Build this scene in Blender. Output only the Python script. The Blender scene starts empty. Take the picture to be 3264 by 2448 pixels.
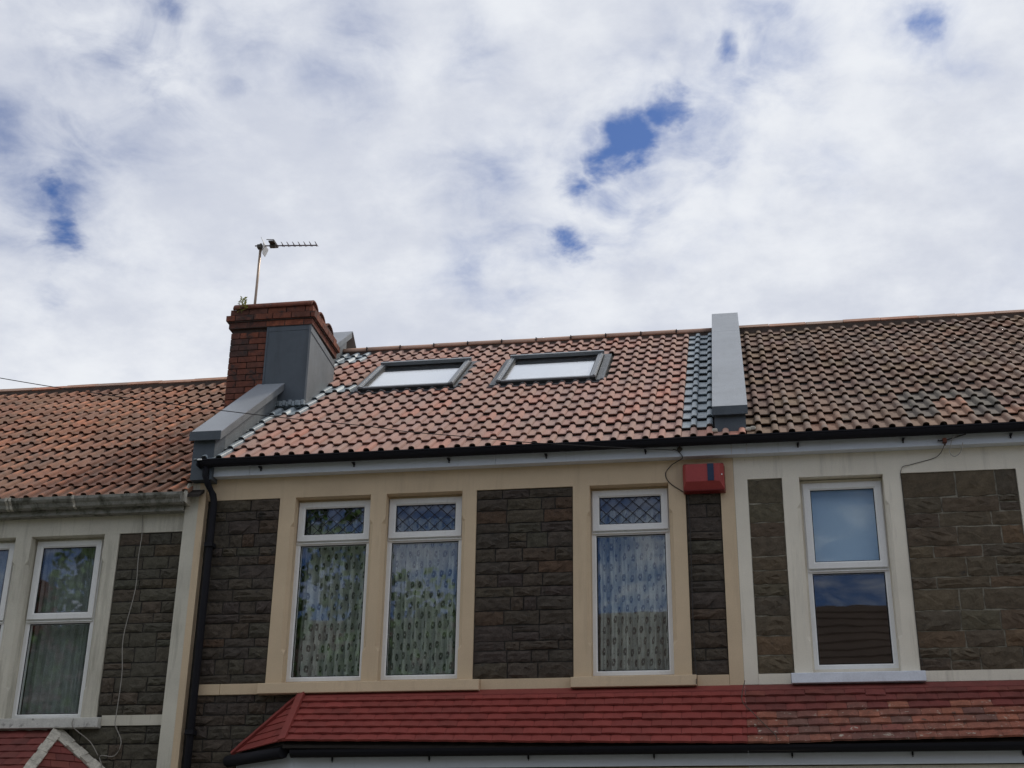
import bpy, math, random
from mathutils import Vector, Matrix
R = random.Random(7)
D = bpy.data
SC = bpy.context.scene
COL = SC.collection

# ------------------------------------------------------------------ camera
yaw, pit, rol = -.16868172, .4018007, .01413626
cy, sy, cp, sp, cr, sr = math.cos(yaw), math.sin(yaw), math.cos(pit), math.sin(pit), math.cos(rol), math.sin(rol)
fw = Vector((sy*cp, cy*cp, sp)); r1 = Vector((cy, -sy, 0)); u1 = r1.cross(fw)
rt = r1*cr + u1*sr; up = u1*cr - r1*sr
cam = D.objects.new('camera', D.cameras.new('camera')); COL.objects.link(cam)
cam.matrix_world = Matrix(((rt.x, up.x, -fw.x, 0), (rt.y, up.y, -fw.y, 0), (rt.z, up.z, -fw.z, 1.6), (0, 0, 0, 1)))
cam.data.sensor_width = 36; cam.data.lens = 36*4392.8/3264
cam.data.clip_start = .05; cam.data.clip_end = 3000
SC.camera = cam
SC.view_settings.view_transform = 'Standard'; SC.view_settings.look = 'None'
SC.view_settings.exposure = 0.0; SC.view_settings.gamma = 1; SC.view_settings.use_curve_mapping = False

# ------------------------------------------------------------------ node helpers
class NT:
    def __init__(s, tree): s.t = tree; s.n = tree.nodes; s.l = tree.links
    def add(s, typ, **kw):
        nd = s.n.new(typ)
        for k, v in kw.items():
            if k.startswith('i_'): nd.inputs[int(k[2:])].default_value = v
            else: setattr(nd, k, v)
        return nd
    def link(s, a, b): s.l.new(a, b)
    def math(s, op, a, b=None, c=None, clamp=False):
        nd = s.n.new('ShaderNodeMath'); nd.operation = op; nd.use_clamp = clamp
        for i, x in enumerate((a, b, c)):
            if x is None: continue
            if isinstance(x, (int, float)): nd.inputs[i].default_value = x
            else: s.l.new(x, nd.inputs[i])
        return nd.outputs[0]
    def vm(s, op, a, b=None, sc=None):
        nd = s.n.new('ShaderNodeVectorMath'); nd.operation = op
        for i, x in enumerate((a, b)):
            if x is None: continue
            if isinstance(x, (tuple, list, Vector)): nd.inputs[i].default_value = x
            else: s.l.new(x, nd.inputs[i])
        if sc is not None:
            if isinstance(sc, (int, float)): nd.inputs['Scale'].default_value = sc
            else: s.l.new(sc, nd.inputs['Scale'])
        return nd.outputs['Value'] if op in ('DOT_PRODUCT', 'LENGTH', 'DISTANCE') else nd.outputs[0]
    def noise(s, vec, scale, detail=5, rough=.6, dist=0):
        nd = s.add('ShaderNodeTexNoise'); nd.inputs['Scale'].default_value = scale
        nd.inputs['Detail'].default_value = detail; nd.inputs['Roughness'].default_value = rough
        nd.inputs['Distortion'].default_value = dist
        if vec is not None: s.l.new(vec, nd.inputs['Vector'])
        return nd
    def rng(s, v, a, b, c=0, d=1, smooth=False):
        nd = s.add('ShaderNodeMapRange'); nd.clamp = True
        if smooth: nd.interpolation_type = 'SMOOTHSTEP'
        s.l.new(v, nd.inputs[0])
        for i, x in zip((1, 2, 3, 4), (a, b, c, d)): nd.inputs[i].default_value = x
        return nd.outputs[0]
    def mix(s, f, a, b, blend='MIX'):
        nd = s.add('ShaderNodeMix', data_type='RGBA', blend_type=blend)
        for sock, x in ((nd.inputs[0], f), (nd.inputs[6], a), (nd.inputs[7], b)):
            if isinstance(x, (int, float)): sock.default_value = x
            elif isinstance(x, (tuple, list)): sock.default_value = (*x[:3], 1)
            else: s.l.new(x, sock)
        return nd.outputs[2]

# ------------------------------------------------------------------ world : nishita sky with broken cloud
w = D.worlds.new('World'); SC.world = w; w.use_nodes = True
T = NT(w.node_tree); T.n.clear()
out = T.add('ShaderNodeOutputWorld'); bg = T.add('ShaderNodeBackground'); bg.inputs[1].default_value = .10
T.link(bg.outputs[0], out.inputs[0])
SUN = Vector((.40, .50, .77)).normalized()
sky = T.add('ShaderNodeTexSky', sky_type='NISHITA', sun_disc=False)
sky.sun_elevation = math.asin(SUN.z); sky.sun_rotation = math.atan2(SUN.x, SUN.y)
sky.air_density = 1.0; sky.dust_density = .6; sky.ozone_density = 2.0
tc = T.add('ShaderNodeTexCoord'); dr = T.vm('NORMALIZE', tc.outputs['Generated'])
sep = T.add('ShaderNodeSeparateXYZ'); T.link(dr, sep.inputs[0])
zz = T.math('ADD', T.math('MAXIMUM', sep.outputs[2], 0), .22)
comb = T.add('ShaderNodeCombineXYZ'); T.link(T.math('DIVIDE', sep.outputs[0], zz), comb.inputs[0]); T.link(T.math('DIVIDE', sep.outputs[1], zz), comb.inputs[1])
pl = comb.outputs[0]
wn = T.noise(pl, 3.2, 6, .62)                      # warp for ragged edges
warp = T.vm('SCALE', T.vm('SUBTRACT', wn.outputs['Color'], (.5, .5, .5)), sc=.055)
wn2 = T.noise(pl, 14, 5, .6)
warp = T.vm('ADD', warp, T.vm('SCALE', T.vm('SUBTRACT', wn2.outputs['Color'], (.5, .5, .5)), sc=.035))
dw = T.vm('ADD', dr, warp)
n1 = T.noise(pl, 1.35, 9, .58, .3).outputs[0]
n2 = T.noise(pl, 5.5, 8, .62, .2).outputs[0]
cov = T.math('ADD', T.math('MULTIPLY', n1, .7), T.math('MULTIPLY', n2, .3))
# gaps in the cloud, at their bearings
gaps = [((-.052, .8365, .5455), .011, 1.2), ((-.036, .8305, .5560), .009, 1.15), ((-.066, .8400, .5385), .010, 1.15), ((-0.0601, 0.8429, 0.5347), 0.038, 0.56), ((-0.0731, 0.8579, 0.5085), 0.034, 0.50), ((-0.0085, 0.8394, 0.5434), 0.034, 0.47), ((-0.1285, 0.8646, 0.4857), 0.026, 0.40), ((0.0334, 0.8079, 0.5884), 0.038, 0.47), ((0.1339, 0.7976, 0.5881), 0.030, 0.42), ((-0.4458, 0.7625, 0.4688), 0.026, 0.56), ((-0.4514, 0.7344, 0.5068), 0.038, 0.45), ((-0.3900, 0.7262, 0.5662), 0.053, 0.45), ((-0.3333, 0.7365, 0.5886), 0.038, 0.36), ((-0.3667, 0.7517, 0.5482), 0.030, 0.38), ((-0.2521, 0.7648, 0.5928), 0.038, 0.34), ((-0.1610, 0.8364, 0.5239), 0.034, 0.36), ((-0.1567, 0.8699, 0.4676), 0.030, 0.36), ((0.0468, 0.8547, 0.5170), 0.030, 0.31), ((-0.0541, 0.8687, 0.4925), 0.022, 0.34), ((-0.0316, 0.8275, 0.5606), 0.011, 1.00), ((-0.1671, 0.7879, 0.5926), 0.022, 0.31), ((-0.0320, 0.8275, 0.5606), 0.010, 1.00), ((-0.0421, 0.8324, 0.5525), 0.010, 0.90), ((-0.0607, 0.8349, 0.5470), 0.013, 1.25), ((-0.0734, 0.8416, 0.5351), 0.011, 1.15), ((-0.0777, 0.8459, 0.5277), 0.009, 0.90), ((-0.0856, 0.8310, 0.5497), 0.008, 0.60), ((-0.1001, 0.8474, 0.5214), 0.010, 0.95), ((-0.0929, 0.8535, 0.5127), 0.011, 0.60), ((-0.1028, 0.8686, 0.4847), 0.010, 1.10), ((-0.0854, 0.8673, 0.4903), 0.008, 0.60), ((-0.0917, 0.8616, 0.4992), 0.012, 0.40), ((0.0164, 0.8057, 0.5921), 0.009, 0.75), ((0.0354, 0.8015, 0.5969), 0.009, 0.55), ((0.0521, 0.7936, 0.6062), 0.012, 0.45), ((0.0767, 0.7925, 0.6050), 0.014, 0.30), ((0.0125, 0.8382, 0.5451), 0.016, 0.42), ((0.0009, 0.8469, 0.5317), 0.008, 0.50), ((-0.0269, 0.8478, 0.5296), 0.014, 0.42), ((-0.0460, 0.8569, 0.5134), 0.014, 0.35), ((-0.0650, 0.8655, 0.4967), 0.020, 0.28), ((-0.4454, 0.7560, 0.4798), 0.009, 0.75), ((-0.4444, 0.7654, 0.4654), 0.010, 0.90), ((-0.4433, 0.7715, 0.4564), 0.010, 1.15), ((-0.4512, 0.7742, 0.4438), 0.012, 0.45), ((-0.4565, 0.7811, 0.4260), 0.012, 0.40), ((-0.4498, 0.7446, 0.4932), 0.014, 0.35), ((-0.4643, 0.7306, 0.5006), 0.020, 0.34), ((0.1420, 0.7960, 0.5885), 0.010, 0.75), ((0.1338, 0.8013, 0.5831), 0.008, 0.40), ((0.1635, 0.8076, 0.5665), 0.014, 0.30), ((-0.3922, 0.7103, 0.5845), 0.018, 0.45), ((-0.3575, 0.7135, 0.6026), 0.016, 0.55), ((-0.3304, 0.7621, 0.5569), 0.010, 0.45), ((-0.3991, 0.7465, 0.5324), 0.018, 0.38), ((-0.4072, 0.7205, 0.5613), 0.020, 0.39), ((-0.2384, 0.7624, 0.6015), 0.016, 0.35), ((-0.1732, 0.8342, 0.5236), 0.018, 0.32), ((-0.1413, 0.8746, 0.4638), 0.016, 0.34), ((-0.1644, 0.8599, 0.4833), 0.016, 0.22), ((-0.1523, 0.7932, 0.5896), 0.012, 0.25), ((-0.4428, 0.7164, 0.5392), 0.025, 0.31), ((-0.3347, 0.7426, 0.5801), 0.020, 0.28), ((-0.1470, 0.8661, 0.4777), 0.012, 0.20), ((0.0499, 0.8156, 0.5764), 0.014, 0.25), ((0.0568, 0.8636, 0.5010), 0.012, 0.20), ((-.36, -.90, .30), 0.160, 0.90), ((.0, -.95, .33), 0.200, 0.90), ((.30, -.93, .30), 0.160, 0.70), ((-.9, .1, .5), 0.120, 0.70), ((.8, -.3, .55), 0.100, 0.70)]
tot = None
for d, s, a in gaps:
    dv = Vector(d).normalized()
    q = T.math('MULTIPLY', T.vm('DISTANCE', dw, tuple(dv)), 1/s)
    g = T.math('MULTIPLY', T.math('POWER', 2.718, T.math('MULTIPLY', T.math('MULTIPLY', q, q), -.34)), a)
    tot = g if tot is None else T.math('MAXIMUM', tot, g)
n5 = T.noise(pl, 13, 7, .58, .5).outputs[0]
base_ = T.math('ADD', T.math('MULTIPLY', T.math('SUBTRACT', cov, .5), 1.5), 1.15)
wisp = T.math('MULTIPLY', T.math('SUBTRACT', T.math('ADD', T.math('MULTIPLY', n5, .65), T.math('MULTIPLY', n2, .35)), .5), T.math('MULTIPLY', T.math('MINIMUM', T.math('ADD', tot, .10), 1.0), 4.4))
dens = T.math('ADD', T.math('SUBTRACT', base_, T.math('MULTIPLY', tot, 1.12)), wisp)
alpha = T.rng(dens, -.15, 1.16, 0.02, 1, True)
# cloud shade : bright body with lavender grey thinner veils
n3 = T.noise(pl, 1.5, 6, .5).outputs[0]
n4 = T.noise(pl, 9, 6, .6).outputs[0]
shade = T.rng(T.math('ADD', T.math('MULTIPLY', n3, .62), T.math('MULTIPLY', n4, .38)), .38, .60, 0, 1, True)
cc = T.mix(shade, (6.3, 6.65, 7.55), (8.45, 8.7, 9.15))
skb = T.vm('MULTIPLY', sky.outputs[0], (.40, .56, .86))
T.link(T.mix(alpha, skb, cc), bg.inputs[0])

sun = D.objects.new('sun', D.lights.new('sun', 'SUN')); COL.objects.link(sun)
sun.data.energy = 2.0; sun.data.angle = math.radians(8); sun.data.color = (1, .93, .82)
sun.rotation_euler = SUN.to_track_quat('Z', 'Y').to_euler(); sun.location = (5, 20, 30)

# ------------------------------------------------------------------ materials
def surf(name, cols, rough=.85, n=(6, .25), fine=(60, .15), spots=(), streak=None, bump=(80, .15), rnd=False, crown=None, metal=0, spec=.35, cell=None, ao=None):
    """cols: one colour or list of colours picked per object; n/fine: (scale, amount) brightness noise; spots: (colour, scale, threshold, softness)"""
    m = D.materials.new(name); m.use_nodes = True; t = NT(m.node_tree); b = t.n['Principled BSDF']
    geo = t.add('ShaderNodeNewGeometry'); pos = geo.outputs['Position']
    rv = None
    if rnd:
        oi = t.add('ShaderNodeObjectInfo'); rv = oi.outputs['Random']
        if cell:
            sx = t.add('ShaderNodeSeparateXYZ'); t.link(pos, sx.inputs[0])
            fx = t.math('FLOOR', t.math('DIVIDE', t.math('ADD', sx.outputs[0], cell[1]), cell[0]))
            wn = t.add('ShaderNodeTexWhiteNoise', noise_dimensions='2D'); cb = t.add('ShaderNodeCombineXYZ')
            t.link(fx, cb.inputs[0]); t.link(t.math('MULTIPLY', rv, 311.7), cb.inputs[1]); t.link(cb.outputs[0], wn.inputs['Vector'])
            rv = wn.outputs['Value']
        rp = t.add('ShaderNodeValToRGB'); cl = rp.color_ramp
        cl.elements[0].position = 0; cl.elements[1].position = 1
        cl.elements[0].color = (*cols[0], 1); cl.elements[1].color = (*cols[-1], 1)
        for i, c in enumerate(cols[1:-1]):
            e = cl.elements.new((i+1)/(len(cols)-1)); e.color = (*c, 1)
        t.link(rv, rp.inputs[0]); c = rp.outputs[0]
    else:
        rgb = t.add('ShaderNodeRGB'); rgb.outputs[0].default_value = (*(cols[0] if isinstance(cols, list) else cols), 1); c = rgb.outputs[0]
    if crown:
        at = t.add('ShaderNodeAttribute', attribute_name='crown')
        f = t.math('MULTIPLY', at.outputs['Fac'], t.rng(t.noise(pos, 7, 3).outputs[0], .38, .62))
        if rv is not None:
            wn2 = t.add('ShaderNodeTexWhiteNoise', noise_dimensions='1D'); t.link(t.math('MULTIPLY', rv, 91.3), wn2.inputs['W'])
            f = t.math('MULTIPLY', f, wn2.outputs['Value'])
        c = t.mix(f, c, crown)
    f1 = t.rng(t.noise(pos, n[0], 6, .65).outputs[0], .25, .75, 1-n[1], 1+n[1])
    f2 = t.rng(t.noise(pos, fine[0], 4, .7).outputs[0], .2, .8, 1-fine[1], 1+fine[1])
    c = t.vm('SCALE', c, sc=t.math('MULTIPLY', f1, f2))
    if streak:
        mp = t.vm('MULTIPLY', pos, (streak[0], streak[0], streak[0]*.09))
        c = t.mix(t.rng(t.noise(mp, 1, 5, .7).outputs[0], streak[3], streak[3]+.2, 0, streak[2]), c, streak[1])
    for sc_, s, th, so in spots:
        c = t.mix(t.rng(t.noise(pos, s, 6, .7, .4).outputs[0], th, th+so), c, sc_)
    t.link(c, b.inputs['Base Color'])
    b.inputs['Roughness'].default_value = rough; b.inputs['Metallic'].default_value = metal; b.inputs['Specular IOR Level'].default_value = spec
    if bump:
        bp = t.add('ShaderNodeBump'); bp.inputs['Strength'].default_value = bump[1]; bp.inputs['Distance'].default_value = .01
        t.link(t.noise(pos, bump[0], 6, .7).outputs[0], bp.inputs['Height']); t.link(bp.outputs[0], b.inputs['Normal'])
    return m

M = {}
M['tile_new'] = surf('new_clay_coloured_concrete', [(0.353, 0.221, 0.178), (0.402, 0.244, 0.193), (0.338, 0.229, 0.193), (0.434, 0.236, 0.182), (0.369, 0.240, 0.205), (0.378, 0.229, 0.190), (0.353, 0.221, 0.182), (0.482, 0.229, 0.170)], .85, (3, .12), (90, .16), rnd=True, cell=(.148, .154), spots=[((.33,.25,.20), 26, .66, .1)])
M['tile_grey'] = surf('tiles_painted_with_grey_resin', (.29,.335,.36), .5, (14, .3), (60, .2), spots=[((.40,.44,.46), 22, .60, .08), ((.17,.20,.22), 16, .62, .1)])
M['tile_right'] = surf('weathered_brown_concrete', [(0.180, 0.113, 0.083), (0.211, 0.133, 0.095), (0.160, 0.108, 0.085), (0.231, 0.137, 0.095), (0.185, 0.126, 0.078), (0.195, 0.114, 0.091), (0.171, 0.120, 0.089), (0.261, 0.129, 0.083)], .9, (2.2, .28), (70, .25), rnd=True, crown=(.25,.20,.17), spots=[((.07,.062,.055), 9, .60, .12), ((.13,.12,.075), 13, .70, .08)])
M['tile_green'] = surf('mossy_dark_concrete', [(.11,.105,.088), (.14,.118,.098), (.12,.10,.085)], .9, (5, .3), (70, .25), rnd=True)
M['tile_left'] = surf('old_orange_brown_concrete', [(0.243, 0.139, 0.099), (0.286, 0.150, 0.105), (0.225, 0.139, 0.104), (0.268, 0.155, 0.110), (0.233, 0.139, 0.095), (0.311, 0.146, 0.095)], .9, (1.6, .3), (60, .25), rnd=True, crown=(.62,.24,.125), spots=[((.16,.125,.10), 5, .58, .14), ((.26,.24,.21), 21, .72, .06)])
M['ridge_new'] = surf('new_ridge', [(.42,.27,.20), (.47,.29,.215)], .85, (4, .15), (70, .2), rnd=True)
M['ridge_old'] = surf('old_ridge_clay', [(.32,.165,.11), (.36,.20,.135), (.25,.17,.13), (.42,.16,.09)], .9, (5, .3), (40, .25), rnd=True, spots=[((.16,.14,.11), 12, .6, .1)])
M['mortar_dark'] = surf('dark_bedding_mortar', (.075,.055,.045), .95, (9, .35), (60, .3))
M['deck'] = surf('roofing_felt', (.03,.025,.022), .95)
M['cream'] = surf('cream_masonry_paint', (.63,.495,.335), .85, (1.4, .10), (120, .10), streak=(9, (.46,.35,.24), .5, .55), spots=[((.36,.27,.19), 26, .73, .06)], bump=(160, .35))
M['white_old'] = surf('white_masonry_paint', (.76,.71,.60), .85, (1.4, .10), (120, .08), streak=(9, (.40,.37,.31), .5, .54), spots=[((.33,.30,.24), 22, .71, .06)], bump=(160, .35))
M['left_paint'] = surf('grey_white_masonry_paint', (.60,.57,.48), .88, (1.6, .14), (110, .1), streak=(9, (.25,.235,.18), .6, .50), spots=[((.22,.21,.16), 20, .66, .08)], bump=(140, .4))
M['sill_blue'] = surf('bluish_white_sill_paint', (.66,.69,.75), .7, (9, .12), (60, .1), spots=[((.33,.32,.33), 18, .66, .08)])
M['sill_dirty'] = surf('dirty_grey_sill_paint', (.52,.51,.47), .85, (9, .2), (60, .15), spots=[((.22,.21,.2), 14, .56, .1), ((.5,.48,.44), 20, .62, .1)])
M['stone_main'] = surf('dark_pennant_stone', [(0.074, 0.059, 0.045), (0.061, 0.049, 0.038), (0.083, 0.069, 0.048), (0.057, 0.048, 0.041), (0.079, 0.062, 0.047), (0.069, 0.063, 0.046), (0.063, 0.049, 0.043), (0.066, 0.053, 0.043), (0.069, 0.052, 0.038), (0.097, 0.059, 0.038)], .92, (14, .4), (70, .35), rnd=True, bump=(45, .8), spots=[((.035,.032,.028), 11, .58, .12), ((.15,.14,.12), 40, .74, .05)])
M['stone_right'] = surf('brown_pennant_stone', [(0.114, 0.087, 0.056), (0.097, 0.076, 0.052), (0.127, 0.099, 0.063), (0.089, 0.074, 0.054), (0.108, 0.081, 0.056), (0.103, 0.089, 0.059), (0.083, 0.064, 0.049), (0.138, 0.092, 0.055)], .92, (12, .35), (70, .3), rnd=True, bump=(45, .8), spots=[((.05,.043,.036), 9, .60, .12), ((.2,.185,.15), 40, .74, .05)])
M['stone_left'] = surf('grey_brown_pennant_stone', [(0.083, 0.073, 0.054), (0.072, 0.065, 0.05), (0.091, 0.083, 0.061), (0.065, 0.061, 0.05), (0.096, 0.075, 0.055), (0.077, 0.077, 0.057), (0.091, 0.07, 0.052), (0.077, 0.07, 0.052), (0.095, 0.07, 0.045)], .92, (12, .35), (70, .3), rnd=True, bump=(45, .8), spots=[((.04,.036,.032), 10, .60, .12)])
M['mortar_main'] = surf('dark_pointing', (.040,.037,.033), .95, (10, .35), (60, .3))
M['mortar_right'] = surf('pale_lime_pointing', (.27,.25,.20), .95, (10, .35), (60, .3))
M['lead_front'] = surf('dark_blue_grey_roof_resin', (.075,.092,.110), .55, (4, .14), (120, .15), streak=(9, (.05,.06,.07), .5, .5), bump=(220, .5))
M['coping'] = surf('light_grey_roof_resin', (.27,.295,.325), .5, (2.5, .10), (110, .08), streak=(7, (.20,.22,.235), .45, .52), spots=[((.34,.36,.38), 30, .74, .04)], bump=(200, .3))
M['coping_dull'] = surf('dull_grey_roof_resin', (.235,.255,.28), .42, (3, .10), (110, .08), spots=[((.29,.31,.33), 9, .62, .1)], bump=(200, .3))
M['clad'] = surf('mid_grey_roof_resin', (.165,.18,.19), .5, (3, .18), (110, .12), streak=(8, (.11,.12,.13), .5, .5), bump=(200, .4), spots=[((.24,.25,.26), 8, .62, .1)])
M['brick'] = surf('soot_stained_red_brick', [(.17,.056,.034), (.13,.048,.033), (.21,.068,.038), (.10,.044,.033), (.15,.05,.032), (.07,.042,.036)], .92, (11, .4), (70, .3), rnd=True, spots=[((.035,.031,.029), 7, .52, .14), ((.09,.075,.045), 15, .66, .08)], bump=(60, .5))
M['brick_mortar'] = surf('sooty_mortar', (.06,.042,.035), .95, (12, .4), (60, .3))
M['black_pvc'] = surf('black_plastic', (.012,.012,.016), .75, (5, .1), (40, .1), bump=None, spec=.2)
M['fascia'] = surf('white_fascia_board', (.62,.66,.71), .5, (3, .05), (60, .04), bump=None, streak=(12, (.38,.40,.42), .5, .58))
M['upvc'] = surf('white_window_plastic', (.82,.82,.80), .35, (3, .05), (60, .05), bump=None, streak=(14, (.5,.49,.45), .4, .6))
M['iron_grey'] = surf('weathered_grey_white_gutter_paint', (.27,.265,.235), .8, (6, .25), (60, .2), spots=[((.08,.08,.06), 6, .48, .16), ((.42,.40,.36), 16, .68, .1)])
M['red_paint'] = surf('red_roof_paint', [(0.232, 0.045, 0.037), (0.246, 0.046, 0.038), (0.226, 0.046, 0.038), (0.212, 0.04, 0.033), (0.251, 0.049, 0.04), (0.256, 0.048, 0.039), (0.194, 0.04, 0.032), (0.279, 0.053, 0.044)], .6, (5, .14), (60, .12), rnd=True, spots=[((.27,.065,.05), 7, .62, .1), ((.3,.24,.2), 45, .77, .03)])
M['red_old'] = surf('lichened_orange_red_clay', [(.21,.085,.06), (.28,.10,.065), (.16,.085,.068), (.25,.08,.062), (.15,.075,.062), (.31,.115,.07), (.19,.08,.062)], .9, (9, .35), (60, .3), rnd=True, streak=(14, (.13,.055,.04), .6, .5), spots=[((.42,.37,.30), 17, .60, .05), ((.085,.06,.05), 13, .60, .08)])
M['red_dark'] = surf('dark_red_roof_paint', [(.15,.038,.032), (.18,.042,.035), (.13,.036,.03), (.20,.055,.04)], .7, (7, .25), (60, .2), rnd=True)
M['cement'] = surf('flaking_white_cement', (.52,.49,.42), .95, (14, .3), (50, .3), spots=[((.13,.11,.08), 13, .60, .06)], bump=(50, 1))
M['alarm'] = surf('faded_red_plastic', (.33,.05,.045), .45, (6, .1), (60, .1), bump=None)
M['alarm_dk'] = surf('deep_red_plastic', (.17,.018,.018), .4, (6, .1), (60, .1), bump=None)
M['alarm_blue'] = surf('dark_blue_strip', (.02,.035,.07), .3, (6, .1), (60, .1), bump=None)
M['sky_metal'] = surf('grey_painted_aluminium', (.20,.215,.23), .38, (4, .05), (60, .05), bump=None, metal=.3)
M['sky_dark'] = surf('dark_rubber_and_shade', (.025,.026,.026), .7, (6, .1), (60, .1), bump=None)
M['flash'] = surf('creased_lead_flashing', (.10,.11,.12), .5, (12, .3), (60, .2), bump=(35, .8))
M['blind'] = surf('white_pleated_blind', (.80,.82,.83), .8, (3, .03), (60, .03), bump=None)
M['blind_blue'] = surf('pale_blue_roller_blind', (.50,.63,.74), .8, (3, .04), (60, .04), bump=None)
M['lead_strip'] = surf('lead_came', (.035,.035,.045), .5, (9, .2), (60, .1), bump=None)
M['dark_room'] = surf('dim_plaster', (.16,.15,.14), .9, (3, .1), (60, .1), bump=None)
M['galv'] = surf('galvanised_tube', (.30,.23,.18), .4, (8, .2), (60, .1), bump=None, metal=.6)
M['rod'] = surf('oxidised_aluminium', (.16,.13,.14), .5, (8, .2), (60, .1), bump=None, metal=.4)
M['mesh_white'] = surf('pale_reflector_plate', (.55,.56,.57), .5, (8, .1), (60, .1), bump=None)
M['plastic_brown'] = surf('weathered_black_plastic', (.07,.06,.045), .5, (8, .2), (60, .1), bump=None)
M['cable'] = surf('black_cable_sheath', (.03,.028,.028), .5, (8, .1), (60, .1), bump=None)
M['cable_pale'] = surf('pale_grey_cable_sheath', (.30,.28,.25), .5, (8, .1), (60, .1), bump=None)
M['leaf'] = surf('leaf', [(.11,.19,.055), (.13,.20,.06)], .7, (9, .4), (30, .2), bump=None)
M['weed'] = surf('weed_leaf', (.42,.45,.16), .7, (30, .3), (60, .2), bump=None)
M['bark'] = surf('bark', (.09,.07,.05), .9, (6, .3), (40, .3))
M['asphalt'] = surf('asphalt', (.09,.09,.09), .9, (1.5, .2), (60, .3))
M['paving'] = surf('concrete_paving', (.34,.33,.30), .9, (1.5, .2), (40, .2))
M['earth'] = surf('grass_and_earth', (.07,.09,.04), .95, (.6, .3), (20, .3))
M['slate'] = surf('brown_tile_courses', (.10,.072,.058), .9, (1.2, .25), (20, .3))

def glass_mat(name, base=.075, tint=(.95, .965, .96, 1)):
    m = D.materials.new(name); m.use_nodes = True; t = NT(m.node_tree); t.n.clear()
    o = t.add('ShaderNodeOutputMaterial'); mx = t.add('ShaderNodeMixShader'); tr = t.add('ShaderNodeBsdfTransparent'); gl = t.add('ShaderNodeBsdfGlossy')
    tr.inputs[0].default_value = tint; gl.inputs['Roughness'].default_value = .012; gl.inputs[0].default_value = (.95, .97, 1, 1)
    gm = t.add('ShaderNodeNewGeometry'); cs = t.math('ABSOLUTE', t.vm('DOT_PRODUCT', gm.outputs['Normal'], gm.outputs['Incoming']))
    sch = t.math('ADD', t.math('MULTIPLY', t.math('POWER', t.math('SUBTRACT', 1, cs, clamp=True), 5), 1-base), base)
    pos = t.add('ShaderNodeNewGeometry').outputs['Position']
    bp = t.add('ShaderNodeBump'); bp.inputs['Strength'].default_value = .14; bp.inputs['Distance'].default_value = .004
    t.link(t.noise(pos, 2.2, 2, .4).outputs[0], bp.inputs['Height']); t.link(bp.outputs[0], gl.inputs['Normal'])
    t.link(sch, mx.inputs[0]); t.link(tr.outputs[0], mx.inputs[1]); t.link(gl.outputs[0], mx.inputs[2]); t.link(mx.outputs[0], o.inputs[0])
    return m
M['glass'] = glass_mat('window_glass')
M['glass_roof'] = glass_mat('roof_window_glass', .09, (.99, .995, .995, 1))

def lace_mat(name, col, pattern=True, dens=.78):
    m = D.materials.new(name); m.use_nodes = True; t = NT(m.node_tree); b = t.n['Principled BSDF']; o = t.n['Material Output']
    pos = t.add('ShaderNodeNewGeometry').outputs['Position']; at = t.add('ShaderNodeAttribute', attribute_name='cloth_u')
    s = t.add('ShaderNodeSeparateXYZ'); t.link(pos, s.inputs[0])
    U = t.math('DIVIDE', at.outputs['Fac'], .150); V = t.math('DIVIDE', s.outputs[2], .098)
    row = t.math('FLOOR', V); U2 = t.math('ADD', U, t.math('MULTIPLY', t.math('MODULO', row, 2), .5))
    fu = t.math('SUBTRACT', t.math('FRACT', U2), .5); fv = t.math('SUBTRACT', t.math('FRACT', V), .5)
    d = t.math('SQRT', t.math('ADD', t.math('POWER', t.math('MULTIPLY', fu, 2.0), 2), t.math('POWER', t.math('MULTIPLY', fv, .92), 2)))
    # scalloped oval ring of open work round a closed heart
    ang = t.math('ARCTAN2', fv, fu); d = t.math('ADD', d, t.math('MULTIPLY', t.math('COSINE', t.math('MULTIPLY', ang, 8)), .022))
    ring = t.math('MULTIPLY', t.rng(d, .05, .13), t.rng(d, .30, .38, 1, 0))
    fu3 = t.math('SUBTRACT', t.math('FRACT', t.math('MULTIPLY', t.math('ADD', U2, .5), 1)), .5)
    dt = t.math('SQRT', t.math('ADD', t.math('POWER', fu3, 2), t.math('POWER', t.math('SUBTRACT', t.math('ABSOLUTE', fv), .17), 2)))
    ring = t.math('ADD', ring, t.rng(dt, .03, .055, .55, 0))
    ring = t.math('MULTIPLY', ring, t.rng(t.noise(pos, 55, 3).outputs[0], .3, .6, .35, .85))
    mesh_ = t.rng(t.noise(pos, 120, 2, .5).outputs[0], .35, .65, 0, 1-dens)
    hole = t.math('ADD', ring, mesh_, clamp=True) if pattern else mesh_
    c = t.vm('SCALE', (1, 1, 1), sc=1.0); rgb = t.add('ShaderNodeRGB'); rgb.outputs[0].default_value = (*col, 1)
    c = t.vm('SCALE', rgb.outputs[0], sc=t.rng(t.noise(pos, 9, 3).outputs[0], .3, .7, .8, 1.15))
    t.link(c, b.inputs['Base Color']); b.inputs['Roughness'].default_value = .9
    tr = t.add('ShaderNodeBsdfTransparent'); mx = t.add('ShaderNodeMixShader'); t.link(hole, mx.inputs[0]); t.link(b.outputs[0], mx.inputs[1]); t.link(tr.outputs[0], mx.inputs[2]); t.link(mx.outputs[0], o.inputs[0])
    return m
M['lace'] = lace_mat('lace_net', (.50, .53, .49), True, .88)
M['net'] = lace_mat('plain_net', (.34, .365, .365), False, .78)

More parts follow.
